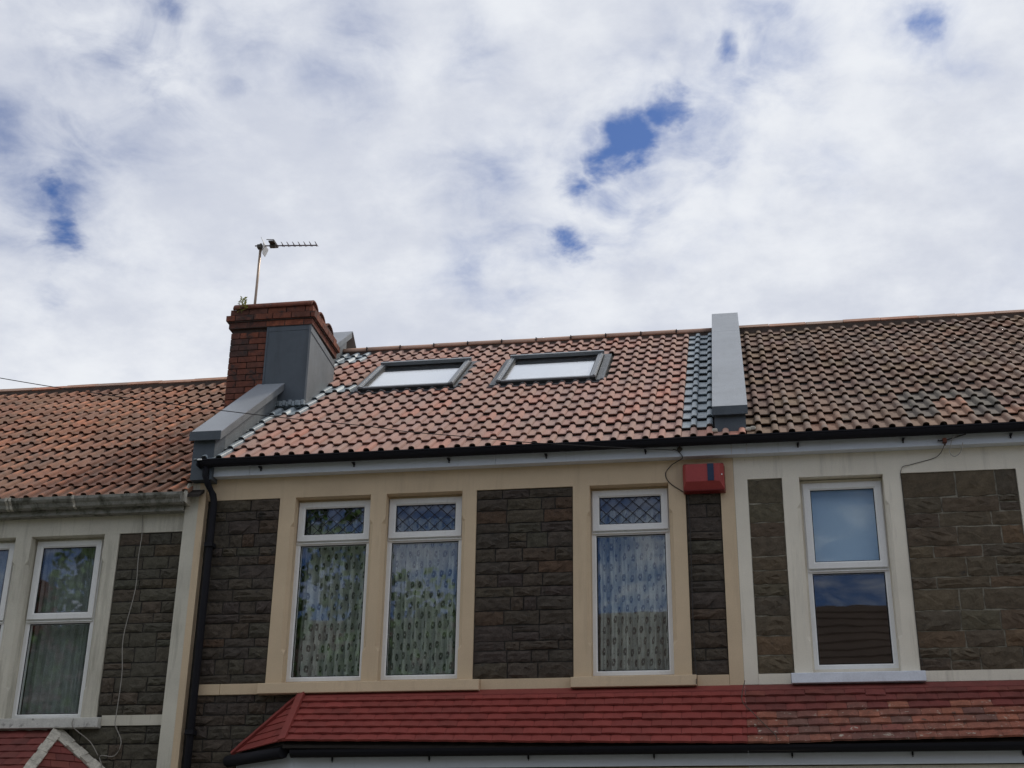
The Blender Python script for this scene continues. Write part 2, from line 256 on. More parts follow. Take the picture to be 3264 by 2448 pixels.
# ------------------------------------------------------------------ mesh helpers
class MB:
    def __init__(s): s.v = []; s.f = []; s.sm = []
    def add(s, vs, fs, smooth=False):
        o = len(s.v); s.v += [tuple(p) for p in vs]; s.f += [tuple(i+o for i in f) for f in fs]; s.sm += [smooth]*len(fs); return s
    def hexa(s, P, smooth=False):       # 8 points: bottom 4 ccw, top 4 ccw
        return s.add(P, [(3,2,1,0), (4,5,6,7), (0,1,5,4), (1,2,6,5), (2,3,7,6), (3,0,4,7)], smooth)
    def box(s, x0, x1, y0, y1, z0, z1):
        return s.hexa([(x0,y0,z0), (x1,y0,z0), (x1,y1,z0), (x0,y1,z0), (x0,y0,z1), (x1,y0,z1), (x1,y1,z1), (x0,y1,z1)])
    def prism(s, poly, a, b, axis='x', smooth=False):   # poly in the two other axes, extruded a..b
        def mk(p, k):
            return (k, p[0], p[1]) if axis == 'x' else ((p[0], k, p[1]) if axis == 'y' else (p[0], p[1], k))
        n = len(poly); vs = [mk(p, a) for p in poly]+[mk(p, b) for p in poly]
        fs = [(i, (i+1) % n, n+(i+1) % n, n+i) for i in range(n)]+[tuple(range(n-1, -1, -1)), tuple(range(n, 2*n))]
        return s.add(vs, fs, smooth)
    def tube(s, pts, r, seg=6, closed=False):
        pts = [Vector(p) for p in pts]; vs = []; rings = len(pts)
        for i, p in enumerate(pts):
            a = pts[max(0, i-1)]; b = pts[min(rings-1, i+1)]; d = (b-a).normalized()
            h = Vector((0, 0, 1)) if abs(d.z) < .9 else Vector((1, 0, 0)); x = d.cross(h).normalized(); y = d.cross(x)
            rr = r[i] if isinstance(r, (list, tuple)) else r
            for k in range(seg):
                an = 2*math.pi*k/seg; vs.append(p+x*math.cos(an)*rr+y*math.sin(an)*rr)
        fs = [(i*seg+k, i*seg+(k+1) % seg, (i+1)*seg+(k+1) % seg, (i+1)*seg+k) for i in range(rings-1) for k in range(seg)]
        fs += [tuple(range(seg-1, -1, -1)), tuple(range((rings-1)*seg, rings*seg))]
        s.add(vs, fs); s.sm[-len(fs):] = [True]*(len(fs)-2)+[False]*2; return s
    def bar(s, a, b, wx, h, nrm):      # bar a->b, half width wx, height h along nrm
        a, b, nrm = Vector(a), Vector(b), Vector(nrm).normalized(); d = (b-a).normalized(); x = d.cross(nrm).normalized()*wx; n = nrm*h
        return s.hexa([a-x, a+x, b+x, b-x, a-x+n, a+x*1+n, b+x+n, b-x+n])
    def mesh(s, name):
        me = D.meshes.new(name); me.from_pydata(s.v, [], s.f); me.update()
        me.polygons.foreach_set('use_smooth', s.sm); return me
    def build(s, name, mat, parent=None, recalc=True):
        me = s.mesh(name)
        if recalc:
            import bmesh
            bm = bmesh.new(); bm.from_mesh(me); bmesh.ops.recalc_face_normals(bm, faces=bm.faces); bm.to_mesh(me); bm.free()
        me.materials.append(M[mat]); o = D.objects.new(name, me); COL.objects.link(o)
        if parent: attach(o, parent)
        return o
WORLD_LOC = {}
def attach(o, parent):
    o.parent = parent; o.matrix_parent_inverse = Matrix.Translation(-Vector(WORLD_LOC.get(parent.name, (0, 0, 0))))
def tag(o, label=None, cat=None, group=None, kind=None):
    for k, v in (('label', label), ('category', cat), ('group', group), ('kind', kind)):
        if v: o[k] = v
    return o
def empty(name, loc, label, cat, group=None):
    o = D.objects.new(name, None); COL.objects.link(o); o.location = loc; WORLD_LOC[o.name] = loc; o.empty_display_size = .2
    return tag(o, label, cat, group)
def inst(name, me, mtx, parent, mat=None):
    o = D.objects.new(name, me); COL.objects.link(o); attach(o, parent); o.matrix_basis = mtx
    return o
def bevel(o, wd=.006, seg=2):
    md = o.modifiers.new('b', 'BEVEL'); md.width = wd; md.segments = seg; md.limit_method = 'ANGLE'; return o

FY = 12.15        # facade plane
TAN = .7255; PA = math.atan(TAN); VS = Vector((0, math.cos(PA), math.sin(PA))); NS = Vector((0, -math.sin(PA), math.cos(PA)))
SLEN = 4.05/math.cos(PA)

# ------------------------------------------------------------------ ground and street
tag(MB().box(-900, 900, -900, 900, -1, -.02).build('ground', 'earth'), kind='structure')
tag(MB().box(-300, 300, -.2+3.2, 8.2, -.02, -.004).build('road', 'asphalt'), kind='structure')
pv = MB(); pv.box(-300, 300, 8.2, 9.9, -.02, .11); pv.box(-300, 300, 1.2, 3.0, -.02, .11)
tag(pv.build('pavement', 'paving'), kind='structure')

# ------------------------------------------------------------------ tiles
def pantile_mesh(name, g, wdt=.296, mat=None, roll=.032, step=.027, th=.017):
    prof = []
    def flat(a, b): prof.append((a, 0, 0)); prof.append((b, 0, 0))
    def rollf(a, b, hh):
        for k in range(1, 7):
            an = math.pi*k/7; prof.append(((a+b)/2-(b-a)/2*math.cos(an), hh*math.sin(an)**.62, math.sin(an)))
    e = .002
    k_ = wdt/.296; flat(e, .080*k_); rollf(.080*k_, .142*k_, roll); flat(.142*k_, .230*k_); rollf(.230*k_, (wdt-e), roll*1.0); prof.append((wdt-e, 0, 0))
    n = len(prof); L = g+.035; vs = []; cr_ = []
    def ring(v, off):
        for (u, h, c) in prof:
            vs.append((u, v, step*(1-v/g)+h+off)); cr_.append(c)
    ring(0, .006); ring(.012, .009); ring(L, .006); ring(.018, .006-th); ring(L, .002)
    fs = []; sm = []
    for i in range(n-1):
        rl = max(prof[i][2], prof[i+1][2]) > 0 and i < n-2
        fs.append((i, i+1, n+i+1, n+i)); sm.append(rl); fs.append((n+i, n+i+1, 2*n+i+1, 2*n+i)); sm.append(rl)
        fs.append((3*n+i+1, 3*n+i, 4*n+i, 4*n+i+1)); sm.append(False)
    o = len(vs); 
    for r0 in (0, 3*n):
        for i in range(n): vs.append(vs[r0+i]); cr_.append(0)
    for i in range(n-1): fs.append((o+n+i, o+n+i+1, o+i+1, o+i)); sm.append(False)
    fs.append((0, n, 2*n, 4*n, 3*n)); sm.append(False); fs.append((n-1, 4*n-1, 5*n-1, 3*n-1, 2*n-1)); sm.append(False)
    me = D.meshes.new(name); me.from_pydata(vs, [], fs); me.update(); me.polygons.foreach_set('use_smooth', sm)
    at = me.attributes.new('crown', 'FLOAT', 'POINT'); at.data.foreach_set('value', cr_)
    me.materials.append(M[mat]); return me
def frame_m(org, u, v, n): return Matrix(((u.x, v.x, n.x, org.x), (u.y, v.y, n.y, org.y), (u.z, v.z, n.z, org.z), (0, 0, 0, 1)))
UX = Vector((1, 0, 0))
def jit(a): return R.uniform(-a, a)
def tile_roof(roof, org, x_start, ncol, wdt, rows, g, pick, wob=.004, skip=None):
    cache = {}
    for r in range(rows):
        for c in range(ncol):
            x = x_start-wdt*(c+1); v = r*g
            if skip and skip(x, v, c, r): continue
            mt = pick(x, v, c, r)
            if mt not in cache: cache[mt] = pantile_mesh('pantile_'+mt, g, wdt, mt)
            sag = wob*3*math.sin(x*1.3+r*.7)+jit(wob)
            p = org+UX*x+VS*(v+jit(wob*1.2))+NS*(max(-.004, sag*.4))
            rz = jit(wob*2.0); u = (UX+VS*rz).normalized(); vv = (VS-UX*rz+NS*jit(wob*1.5)).normalized()
            inst('pantile', cache[mt], frame_m(p, u, vv, u.cross(vv).normalized()), roof)
def ridge_run(roof, x0, x1, L, y, z, mat, r=.115, angular=False, clips=False):
    n = int(math.ceil((x1-x0)/L)); me = MB(); pts = []
    for k in range(9):
        an = math.pi*(k/8)
        if angular: q = (-r+2*r*k/8, .085*(1-abs(1-k/4)))
        else: q = (-math.cos(an)*r, math.sin(an)*.075)
        pts.append(q)
    prof = pts+[(p[0]*.86, p[1]-.014) for p in reversed(pts)]
    me.prism(prof, 0.003, L-.003, 'x'); mesh = me.mesh('ridge_tile'); mesh.materials.append(M[mat])
    if not angular:
        for p in mesh.polygons: p.use_smooth = len(p.vertices) == 4
    for k in range(n):
        x = x1-L*(k+1)
        o = inst('ridge_tile', mesh, Matrix.Translation((x, y, z+jit(.004)))@Matrix.Rotation(jit(.006), 4, 'Y'), roof)
        if clips and k > 0:
            MB().box(x+L-.006, x+L+.006, y-r*1.02, y-r*.80, z-.004, z+.046).box(x+L-.012, x+L+.012, y-.02, y+.02, z+.07, z+.080).build('ridge_clip', 'black_pvc', roof)
    return n

def wall_boxes(mb, x0, x1, z0, z1, y0, y1, ops):
    xs = sorted({x0, x1, *[o[0] for o in ops], *[o[1] for o in ops]})
    for a, b in zip(xs, xs[1:]):
        cut = sorted([(o[2], o[3]) for o in ops if o[0] < (a+b)/2 < o[1]]); z = z0
        for c, d in cut:
            if c > z: mb.box(a, b, y0, y1, z, c)
            z = d
        if z1 > z: mb.box(a, b, y0, y1, z, z1)

# rock-faced stone prototypes, unit size, scaled per stone
def stone_meshes(mat):
    res = []
    for k in range(9):
        nx, nz = 6, 4; vs = []; fs = []
        for j in range(nz+1):
            for i in range(nx+1):
                edge = i in (0, nx) or j in (0, nz)
                y = -R.uniform(.28, .5) if edge else -R.uniform(.45, 1.25)
                dx = jit(.012) if i in (0, nx) else jit(.06); dz = jit(.035) if j in (0, nz) else jit(.09)
                vs.append((i/nx+dx, y, j/nz+dz))
        for j in range(nz):
            for i in range(nx):
                a = j*(nx+1)+i; fs.append((a, a+1, a+nx+2, a+nx+1))
        border = [i for i in range(nx+1)]+[(j+1)*(nx+1)+nx for j in range(nz)]+[nz*(nx+1)+i for i in range(nx-1, -1, -1)]+[j*(nx+1) for j in range(nz-1, 0, -1)]
        o = len(vs); vs += [(vs[b][0], 1.2, vs[b][2]) for b in border]; nb = len(border)
        for i in range(nb): fs.append((border[(i+1) % nb], border[i], o+i, o+(i+1) % nb))
        me = D.meshes.new('stone'); me.from_pydata(vs, [], fs); me.update(); me.materials.append(M[mat]); res.append(me)
    return res
def stone_panel(wall, meshes, x0, x1, z0, z1, y, joint=.011, relief=.019, rr=(.075, .15), wr=(.12, .38)):
    z = z0
    while z < z1-.02:
        h = R.uniform(*rr)
        if z1-(z+h) < rr[0]*.8: h = z1-z if z1-z < rr[1]*1.25 else (z1-z)/2
        x = x0
        while x < x1-.01:
            wd = R.uniform(*wr)
            if x1-(x+wd) < .13: wd = x1-x if x1-x < wr[1]*1.2 else (x1-x)/2
            sub = [(z, h)]
            if h > .135 and wd < .3 and R.random() < .3: q = R.uniform(.4, .6)*h; sub = [(z, q), (z+q, h-q)]
            for zz_, hh in sub:
                m = Matrix.Translation((x+joint/2, y, zz_+joint/2))@Matrix.Rotation(jit(.008), 4, 'Y')@Matrix.Diagonal((wd-joint, relief*R.uniform(.6, 1.5), hh-joint, 1))
                inst('stone', R.choice(meshes), m, wall)
            x += wd
        z += h

def pillar(mb, x0, x1, z0, z1, ch_l, ch_r, za=4.25, zb=5.52, y0=FY, y1=12.32, c=.034):
    """stone pier of a window surround; the edges next to the glass are chamfered between stops"""
    def sec(k):
        l = c*k if ch_l else .003; r = c*k if ch_r else .003
        l = max(l, .003); r = max(r, .003)
        return [(x0+l, y0), (x1-r, y0), (x1, y0+r), (x1, y1), (x0, y1), (x0, y0+l)]
    lv = [(z0, 0), (za, 0), (za+.045, 1), (zb-.045, 1), (zb, 0), (z1, 0)]
    vs = []; fs = []
    for z, k in lv: vs += [(p[0], p[1], z) for p in sec(k)]
    for i in range(len(lv)-1):
        for j in range(6):
            fs.append((i*6+j, i*6+(j+1) % 6, (i+1)*6+(j+1) % 6, (i+1)*6+j))
    fs += [(5, 4, 3, 2, 1, 0), tuple(range(30, 36))]
    mb.add(vs, fs)

def frame_rect(mb, x0, x1, z0, z1, t, y0, y1, bv=.012):
    """mitred frame with a bevelled inner lip"""
    o = [(x0, z0), (x1, z0), (x1, z1), (x0, z1)]; i1 = [(x0+t-bv, z0+t-bv), (x1-t+bv, z0+t-bv), (x1-t+bv, z1-t+bv), (x0+t-bv, z1-t+bv)]; i2 = [(x0+t, z0+t), (x1-t, z0+t), (x1-t, z1-t), (x0+t, z1-t)]
    vs = [(x, y1, z) for x, z in o]+[(x, y0, z) for x, z in o]+[(x, y0, z) for x, z in i1]+[(x, y0+bv, z) for x, z in i2]+[(x, y1, z) for x, z in i2]
    fs = []
    for k in range(4):
        q = (k+1) % 4
        for a in range(4): fs.append((a*4+k, a*4+q, (a+1)*4+q, (a+1)*4+k))
        fs.append((16+k, 16+q, q, k))
    mb.add(vs, fs)

def lattice(parent, x0, x1, z0, z1, y, nx=4.6, nz=2.2):
    mb = MB(); dx = (x1-x0)/nx; dz = (z1-z0)/nz; k = dz/dx; wd = .0035
    def clip(c, s):   # line z = s*k*(x-x0)+c clipped
        pts = []
        for x in (x0, x1):
            z = s*k*(x-x0)+c
            if z0 <= z <= z1: pts.append((x, z))
        for z in (z0, z1):
            x = x0+(z-c)/(s*k)
            if x0 < x < x1: pts.append((x, z))
        return pts
    for s in (1, -1):
        c = z0-dz*12+dz*.35
        while c < z1+dz*12:
            p = clip(c, s)
            if len(p) >= 2 and abs(p[0][0]-p[1][0]) > .005: mb.bar((p[0][0], y, p[0][1]), (p[1][0], y, p[1][1]), wd, .004, (0, -1, 0))
            c += dz
    return mb.build('lead_lattice', 'lead_strip', parent)

def window(house, x0, x1, z0, z1, zt, top_light=True, leaded=True, tt=.10):
    """uPVC window: outer frame, transom at zt, opening sash above"""
    mb = MB(); YF = 12.27
    frame_rect(mb, x0, x1, z0, z1, .042, YF, YF+.07, .010)
    mb.box(x0+.0425, x1-.0425, YF+.004, YF+.069, zt-.024, zt+.024)
    mb.prism([(YF-.016, zt-.010), (YF+.003, zt+.006), (YF+.003, zt-.020)], x0+.01, x1-.01, 'x')   # drip bead
    fr = mb.build('window_frame', 'upvc', house)
    sb = MB(); frame_rect(sb, x0+.012, x1-.012, zt+.016, z1-.012, .062, YF-.024, YF-.001, .014)
    sash = sb.build('opening_sash', 'upvc', fr)
    g = MB(); g.box(x0+.07, x1-.07, YF+.001, YF+.021, zt+.074, z1-.07); g.build('pane', 'glass', fr)
    g = MB(); g.box(x0+.040, x1-.040, YF+.022, YF+.042, z0+.040, zt-.022); g.build('pane', 'glass', fr)
    gk = MB()
    for (a, b, c, d, yy) in ((x0+.073, x1-.073, zt+.077, z1-.073, YF-.006), (x0+.042, x1-.042, z0+.042, zt-.024, YF+.0145)):
        frame_rect(gk, a, b, c, d, .007, yy, yy+.006, .001)
    gk.build('gasket', 'black_pvc', fr)
    if leaded: lattice(fr, x0+.080, x1-.080, zt+.084, z1-.080, YF-.002)
    return fr

def curtain(x0, x1, z0, z1, y, mat, label, folds=7, amp=.022, cat='curtain', group=None, seed=1, name='lace_curtain'):
    rr = random.Random(seed); n = 90; nz = 8; ph = [rr.uniform(0, 6.28) for _ in range(4)]
    vs = []; us = []; fs = []
    for j in range(nz+1):
        z = z0+(z1-z0)*j/nz; L = 0; prev = None
        for i in range(n+1):
            x = x0+(x1-x0)*i/n; s = (x-x0)/(x1-x0)
            w_ = math.sin(s*folds*6.28+ph[0]+1.3*math.sin(s*5+ph[1])); yy = y+amp*(math.copysign(abs(w_)**.6, w_)*.8+.4*math.sin(s*folds*2.3*6.28+ph[2]))*(1-.35*j/nz)
            vs.append((x+.004*math.sin(j+ph[3]), yy, z))
            if prev: L += math.hypot(x-prev[0], yy-prev[1])
            us.append(L); prev = (x, yy)
    for j in range(nz):
        for i in range(n): a = j*(n+1)+i; fs.append((a, a+1, a+n+2, a+n+1))
    me = D.meshes.new(name); me.from_pydata(vs, [], fs); me.update(); me.polygons.foreach_set('use_smooth', [True]*len(fs))
    at = me.attributes.new('cloth_u', 'FLOAT', 'POINT'); at.data.foreach_set('value', us); me.materials.append(M[mat])
    o = D.objects.new(name, me); COL.objects.link(o); return tag(o, label, cat, group)

def slope_box(mb, x0, x1, y0, y1, zt0, th, tan=TAN):
    """slab lying on the roof slope: top surface passes z=zt0 at y0"""
    z1 = zt0+(y1-y0)*tan
    mb.hexa([(x0, y0, zt0-th), (x1, y0, zt0-th), (x1, y1, z1-th), (x0, y1, z1-th), (x0, y0, zt0), (x1, y0, zt0), (x1, y1, z1), (x0, y1, z1)])

def house_shell(h, x0, x1, eave_z, ops, wall_mat, zbase=0):
    """mortar-faced front wall with openings, side walls, back and a dim interior"""
    mb = MB(); wall_boxes(mb, x0, x1, zbase, eave_z-.06, FY+.022, FY+.30, [(o[0]-.045, o[1]+.045, o[2]-.005, o[3]+.04) for o in ops])
    wl = mb.build('wall', wall_mat, h)
    b = MB(); b.box(x0+.01, x0+.11, FY+.302, 19.9, 0, eave_z-.1); b.box(x1-.11, x1-.01, FY+.302, 19.9, 0, eave_z-.1); b.box(x0+.112, x1-.112, 19.8, 19.9, 0, eave_z-.1); b.box(x0+.112, x1-.112, 14.6, 14.7, 3.2, eave_z-.1)
    b.box(x0+.112, x1-.112, FY+.302, 19.79, 3.1, 3.19); b.box(x0+.112, x1-.112, FY+.302, 19.79, eave_z-.099, eave_z-.04)
    b.build('interior', 'dark_room', h)
    return wl
def roof_deck(h, x0, x1, z_eave, zoff=0):
    mb = MB(); a = (11.99, z_eave+zoff); r = (16.05, z_eave+4.06*TAN+zoff); c = (20.1, z_eave+zoff)
    mb.prism([(a[0], a[1]-.03), a, r, c, (c[0], c[1]-.03), (16.05, r[1]-.06)], x0, x1, 'x')
    o = mb.build('roof', 'deck', h)
    bs = MB(); bs.prism([(16.09, r[1]+.0), (20.12, c[1]+.03), (20.12, c[1]+.01), (16.09, r[1]-.02)], x0, x1, 'x'); bs.build('rear_slope', 'slate', o)
    return o

# =================================================================== MAIN HOUSE
hm = empty('terraced_house', (-2.5, FY, 0), 'middle terraced house with new pinkish roof tiles, two skylights and cream window surrounds', 'house', 'terraced houses in the row')
OPW = [(-4.168, -3.423, 3.98, 5.765), (-3.268, -2.531, 3.98, 5.765), (-1.322, -.592, 3.98, 5.765)]
wall = house_shell(hm, -5.08, .01, 6.115, OPW, 'mortar_main')
SM = stone_meshes('stone_main')
for (a, b, c, d) in ((-4.99, -4.325, 3.985, 5.775), (-2.392, -1.480, 3.985, 5.762), (-.436, -.118, 3.985, 5.762)): stone_panel(wall, SM, a, b, c, d, FY+.022)
stone_panel(wall, SM, -5.04, -3.86, 2.55, 3.90, FY+.022)
sb = MB(); sb.box(-5.06, .009, FY, FY+.0215, 5.765, 6.10); sb.build('frieze_band', 'cream', hm)
s_ = MB(); pillar(s_, -4.325, -4.168, 3.975, 5.7645, 0, 1); pillar(s_, -3.423, -3.268, 3.975, 5.7645, 1, 1); pillar(s_, -2.531, -2.392, 3.975, 5.7645, 1, 0)
s_.build('window_surround', 'cream', hm)
s_ = MB(); pillar(s_, -1.480, -1.322, 3.975, 5.7645, 0, 1); pillar(s_, -.592, -.437, 3.975, 5.7645, 1, 0); s_.build('window_surround', 'cream', hm)
s_ = MB(); s_.box(-.117, .009, FY-.001, FY+.0215, 3.88, 5.7645); s_.build('party_strip', 'cream', hm)
s_ = MB(); s_.box(-5.128, -5.06, FY-.06, FY+.0215, 0, 5.93); s_.build('party_strip', 'cream', hm)
for a, b in ((-4.168, -3.423), (-3.268, -2.531), (-1.322, -.592)): MB().box(a-.04, b+.04, FY+.0217, 12.33, 5.766, 5.80).build('lintel_soffit', 'cream', hm)
# string course in cut lengths
for i, (a, b) in enumerate(((-4.985, -4.755), (-4.752, -4.378), (-2.318, -1.505), (-.395, -.119))):
    bevel(MB().box(a, b, FY-.004-.002*(i % 2), FY+.0215, 3.885, 3.984).build('string_course', 'cream', hm), .004)
def sill(h, x0, x1, z0, z1, mat, yf=12.075):
    o = MB().prism([(yf, z0), (12.268, z0+.0), (12.268, z1+.035), (yf+.01, z1)], x0, x1, 'x').build('window_sill', mat, h); bevel(o, .006)
    return o
sill(hm, -4.374, -2.320, 3.877, 3.974, 'cream'); sill(hm, -1.500, -.398, 3.884, 3.977, 'cream')
window(hm, -4.168, -3.435, 4.018, 5.752, 5.338); window(hm, -3.268, -2.540, 4.018, 5.752, 5.338)
window(hm, -1.318, -.597, 4.018, 5.752, 5.338)
def fill(h, mat, *bx):
    MB().box(*bx).build('sealant_fillet', mat, h)
for a, b in ((-3.435, -3.4232), (-2.540, -2.5312), (-1.3218, -1.318), (-.597, -.5922)): fill(hm, 'cream', a, b, 12.272, 12.33, 4.0, 5.764)
for a, b in ((-4.1678, -3.4232), (-3.2678, -2.5312), (-1.3218, -.5922)): fill(hm, 'cream', a, b, 12.268, 12.33, 5.752, 5.7645); fill(hm, 'cream', a, b, 12.269, 12.33, 3.98, 4.018)
g = 'lace curtains behind the middle house windows'
curtain(-4.14, -3.45, 4.0, 5.6, 12.44, 'lace', 'lace curtain with dark oval motifs behind the leftmost window of the middle house', 6, .05, group=g, seed=3)
curtain(-3.25, -2.55, 4.0, 5.6, 12.44, 'lace', 'lace curtain behind the window where a tree and blue sky are reflected', 6, .045, group=g, seed=5)
curtain(-1.30, -.60, 4.0, 5.6, 12.44, 'lace', 'lace curtain in the single middle window, bluish above and grey below', 6, .05, group=g, seed=8)

# roof
ORG = Vector((0, 12.0, 6.115))
rf = roof_deck(hm, -5.08, .0, 6.115)
GM = SLEN/15
SKY = [(-4.195, -3.072, 2.60, 3.86), (-2.580, -1.448, 2.58, 3.85)]
def skip_m(x, v, c, r):
    xc = x+.148; vc = v+GM*.55
    for (a, b, p, q) in SKY:
        if a-.02 < xc < b+.02 and p-.02 < vc < q+.08: return True
    return False
def pick_m(x, v, c, r):
    if c == 0 and r > 0: return 'tile_grey'
    if c == 16: return 'tile_grey'
    if c == 15 and (5 <= r <= 8 or r >= 13): return 'tile_grey'
    if c == 14 and r in (8,): return 'tile_grey'
    return 'tile_new'
tile_roof(rf, ORG, -.154, 17, .296, 15, GM, pick_m, .0022, skip_m)
# starter tiles running past the foot of the right hand parapet
me_ = pantile_mesh('pantile_foot', GM, .296, 'tile_new')
for k in range(1):
    p = ORG+UX*(-.154); inst('pantile', me_, frame_m(p-VS*.02, UX, VS, NS), rf)
RZ = 6.115+4.05*TAN
ridge_run(rf, -4.93, -.16, .45, 16.06, RZ+.012, 'ridge_new', .115, clips=True)
MB().box(-4.96, -.158, 15.965, 16.15, RZ-.09, RZ+.012).build('ridge_bedding', 'mortar_dark', rf)

def skylight(x0, x1, v0, v1):
    def Pt(x, v, h): return ORG+UX*x+VS*v+NS*h
    def sbox(mb, a, b, c, d, h0, h1):
        mb.hexa([Pt(a, c, h0), Pt(b, c, h0), Pt(b, d, h0), Pt(a, d, h0), Pt(a, c, h1), Pt(b, c, h1), Pt(b, d, h1), Pt(a, d, h1)])
    cb = MB(); sbox(cb, x0+.004, x1-.004, v0+.004, v0+.06, 0, .0655); sbox(cb, x0+.012, x1-.012, v1-.05, v1-.012, 0, .068); sbox(cb, x0+.012, x0+.05, v0+.0605, v1-.0505, 0, .068); sbox(cb, x1-.05, x1-.012, v0+.0605, v1-.0505, 0, .068)
    s = cb.build('skylight', 'sky_dark', hm)
    fr = MB()
    sbox(fr, x0, x0+.055, v0+.0, v1-.062, .070, .092); sbox(fr, x1-.062, x1, v0+.0, v1-.062, .070, .092)
    sbox(fr, x0+.012, x0+.030, v0+.01, v1-.065, .0925, .100); sbox(fr, x1-.030, x1-.012, v0+.01, v1-.065, .0925, .100)
    sbox(fr, x0+.063, x1-.063, v0+.002, v0+.050, .066, .084)
    sbox(fr, x0-.004, x1+.004, v1-.060, v1, .074, .118)
    fr.build('frame_cover', 'sky_metal', s)
    ln = MB(); sbox(ln, x0+.063, x0+.075, v0+.0505, v1-.061, .060, .079); sbox(ln, x1-.075, x1-.063, v0+.0505, v1-.061, .060, .079); sbox(ln, x0+.0755, x1-.0755, v0+.0505, v0+.066, .060, .079)
    ln.build('glazing_gasket', 'sky_dark', s)
    gp = MB(); sbox(gp, x0+.064, x1-.064, v0+.0505, v1-.061, .050, .059); gp.build('pane', 'glass_roof', s)
    bl = MB(); sbox(bl, x0+.064, x1-.064, v0+.052, v1-.30, .040, .046); bl.build('roller_blind', 'blind', s)
    dk = MB(); sbox(dk, x0+.064, x1-.064, v1-.2995, v1-.0615, .010, .016); dk.build('shade_sheet', 'sky_dark', s)  # shade below the top rail, painted as a dark sheet above the blind
    # front apron dressed over the rolls, and side gutters
    ap = MB(); n = 64; vs = []; fs = []
    xa, xb = x0-.09, x1+.10
    for i in range(n+1):
        x = xa+(xb-xa)*i/n; u = (x+.154) % .148
        hh = .036*max(0, math.cos((u-.111)/.038*math.pi/2)) if abs(u-.111) < .038 else 0
        for v, h in ((v0+.003, .020), (v0-.004, .018+hh*.5), (v0-.085+.008*math.sin(i*.9), .042+hh), (v0-.085+.008*math.sin(i*.9), .028+hh)):
            vs.append(Pt(x, v, h))
    for i in range(n):
        for j in range(3): a = i*4+j; fs.append((a, a+4, a+5, a+1))
    ap.add(vs, fs, True); ap.build('apron_flashing', 'flash', s)
    sg = MB(); sbox(sg, x0-.075, x0-.002, v0-.02, v1+.03, .020, .045); sbox(sg, x1+.002, x1+.085, v0-.02, v1+.03, .020, .045); sbox(sg, x0-.075, x1+.085, v1+.0305, v1+.09, .020, .045)
    sg.build('side_flashing', 'flash', s)
    return s
for q in SKY: skylight(*q)

# parapet between middle and right house
pp = MB(); pp.hexa([(-.140, 12.14, 6.10), (.148, 12.14, 6.10), (.148, 16.15, 9.0), (-.140, 16.15, 9.0), (-.140, 12.14, 6.42), (.148, 12.14, 6.42), (.148, 16.15, 9.36), (-.140, 16.15, 9.36)])
pr = pp.build('parapet_wall', 'lead_front', hm)
cpm = MB(); slope_box(cpm, -.157, .170, 12.103, 13.93+1.2, 6.470, .012); slope_box(cpm, -.157, .170, 15.134, 16.10, 6.470+(15.134-12.103)*TAN, .012)
cpm.hexa([(-.157, 16.1005, 9.357), (.170, 16.1005, 9.357), (.170, 20, 6.5), (-.157, 20, 6.5), (-.157, 16.1005, 9.369), (.170, 16.1005, 9.369), (.170, 20, 6.512), (-.157, 20, 6.512)])
cpm.build('coping', 'coping', pr)
c2 = MB(); z0 = 6.470-.0125
c2.hexa([(-.157, 12.100, z0-.070), (.170, 12.100, z0-.070), (.170, 16.09, z0-.070+3.99*TAN), (-.157, 16.09, z0-.070+3.99*TAN), (-.157, 12.100, z0), (.170, 12.100, z0), (.170, 16.09, z0+3.99*TAN), (-.157, 16.09, z0+3.99*TAN)])
c2.build('coping_edge', 'lead_front', pr)
MB().box(-.157, .170, 12.094, 12.0995, 6.392, 6.478).build('coping_end', 'lead_front', pr)

# parapet between left and middle house, with its kneeler block
pp = MB(); pp.hexa([(-5.205, 12.0, 5.935), (-4.985, 12.0, 5.935), (-4.985, 12.25, 5.935), (-5.205, 12.25, 5.935), (-5.205, 12.0, 6.36), (-4.985, 12.0, 6.36), (-4.985, 12.25, 6.54), (-5.205, 12.25, 6.54)])
pl_ = pp.build('kneeler_block', 'lead_front', hm)
pp = MB(); pp.hexa([(-5.205, 12.2505, 5.9), (-4.985, 12.2505, 5.9), (-4.985, 16.1, 8.7), (-5.205, 16.1, 8.7), (-5.205, 12.2505, 6.54), (-4.985, 12.2505, 6.54), (-4.985, 16.1, 9.33), (-5.205, 16.1, 9.33)])
pr2 = pp.build('parapet_wall', 'clad', hm)
cq = MB(); slope_box(cq, -5.232, -4.915, 11.952, 16.12, 6.412, .012); cq.hexa([(-5.232, 16.1205, 9.425), (-4.915, 16.1205, 9.425), (-4.915, 20, 6.6), (-5.232, 20, 6.6), (-5.232, 16.1205, 9.437), (-4.915, 16.1205, 9.437), (-4.915, 20, 6.612), (-5.232, 20, 6.612)])
cq.build('coping', 'coping_dull', pr2)
cq = MB(); slope_box(cq, -5.230, -4.917, 11.954, 16.10, 6.412-.0105, .078); cq.build('coping_edge', 'clad', pr2)
MB().box(-5.234, -4.913, 11.944, 11.9515, 6.325, 6.418).build('coping_end', 'lead_front', pr2)
MB().box(-5.20, -4.95, 12.27, 12.4, 6.1, 6.35).build('soaker', 'clad', pr2)

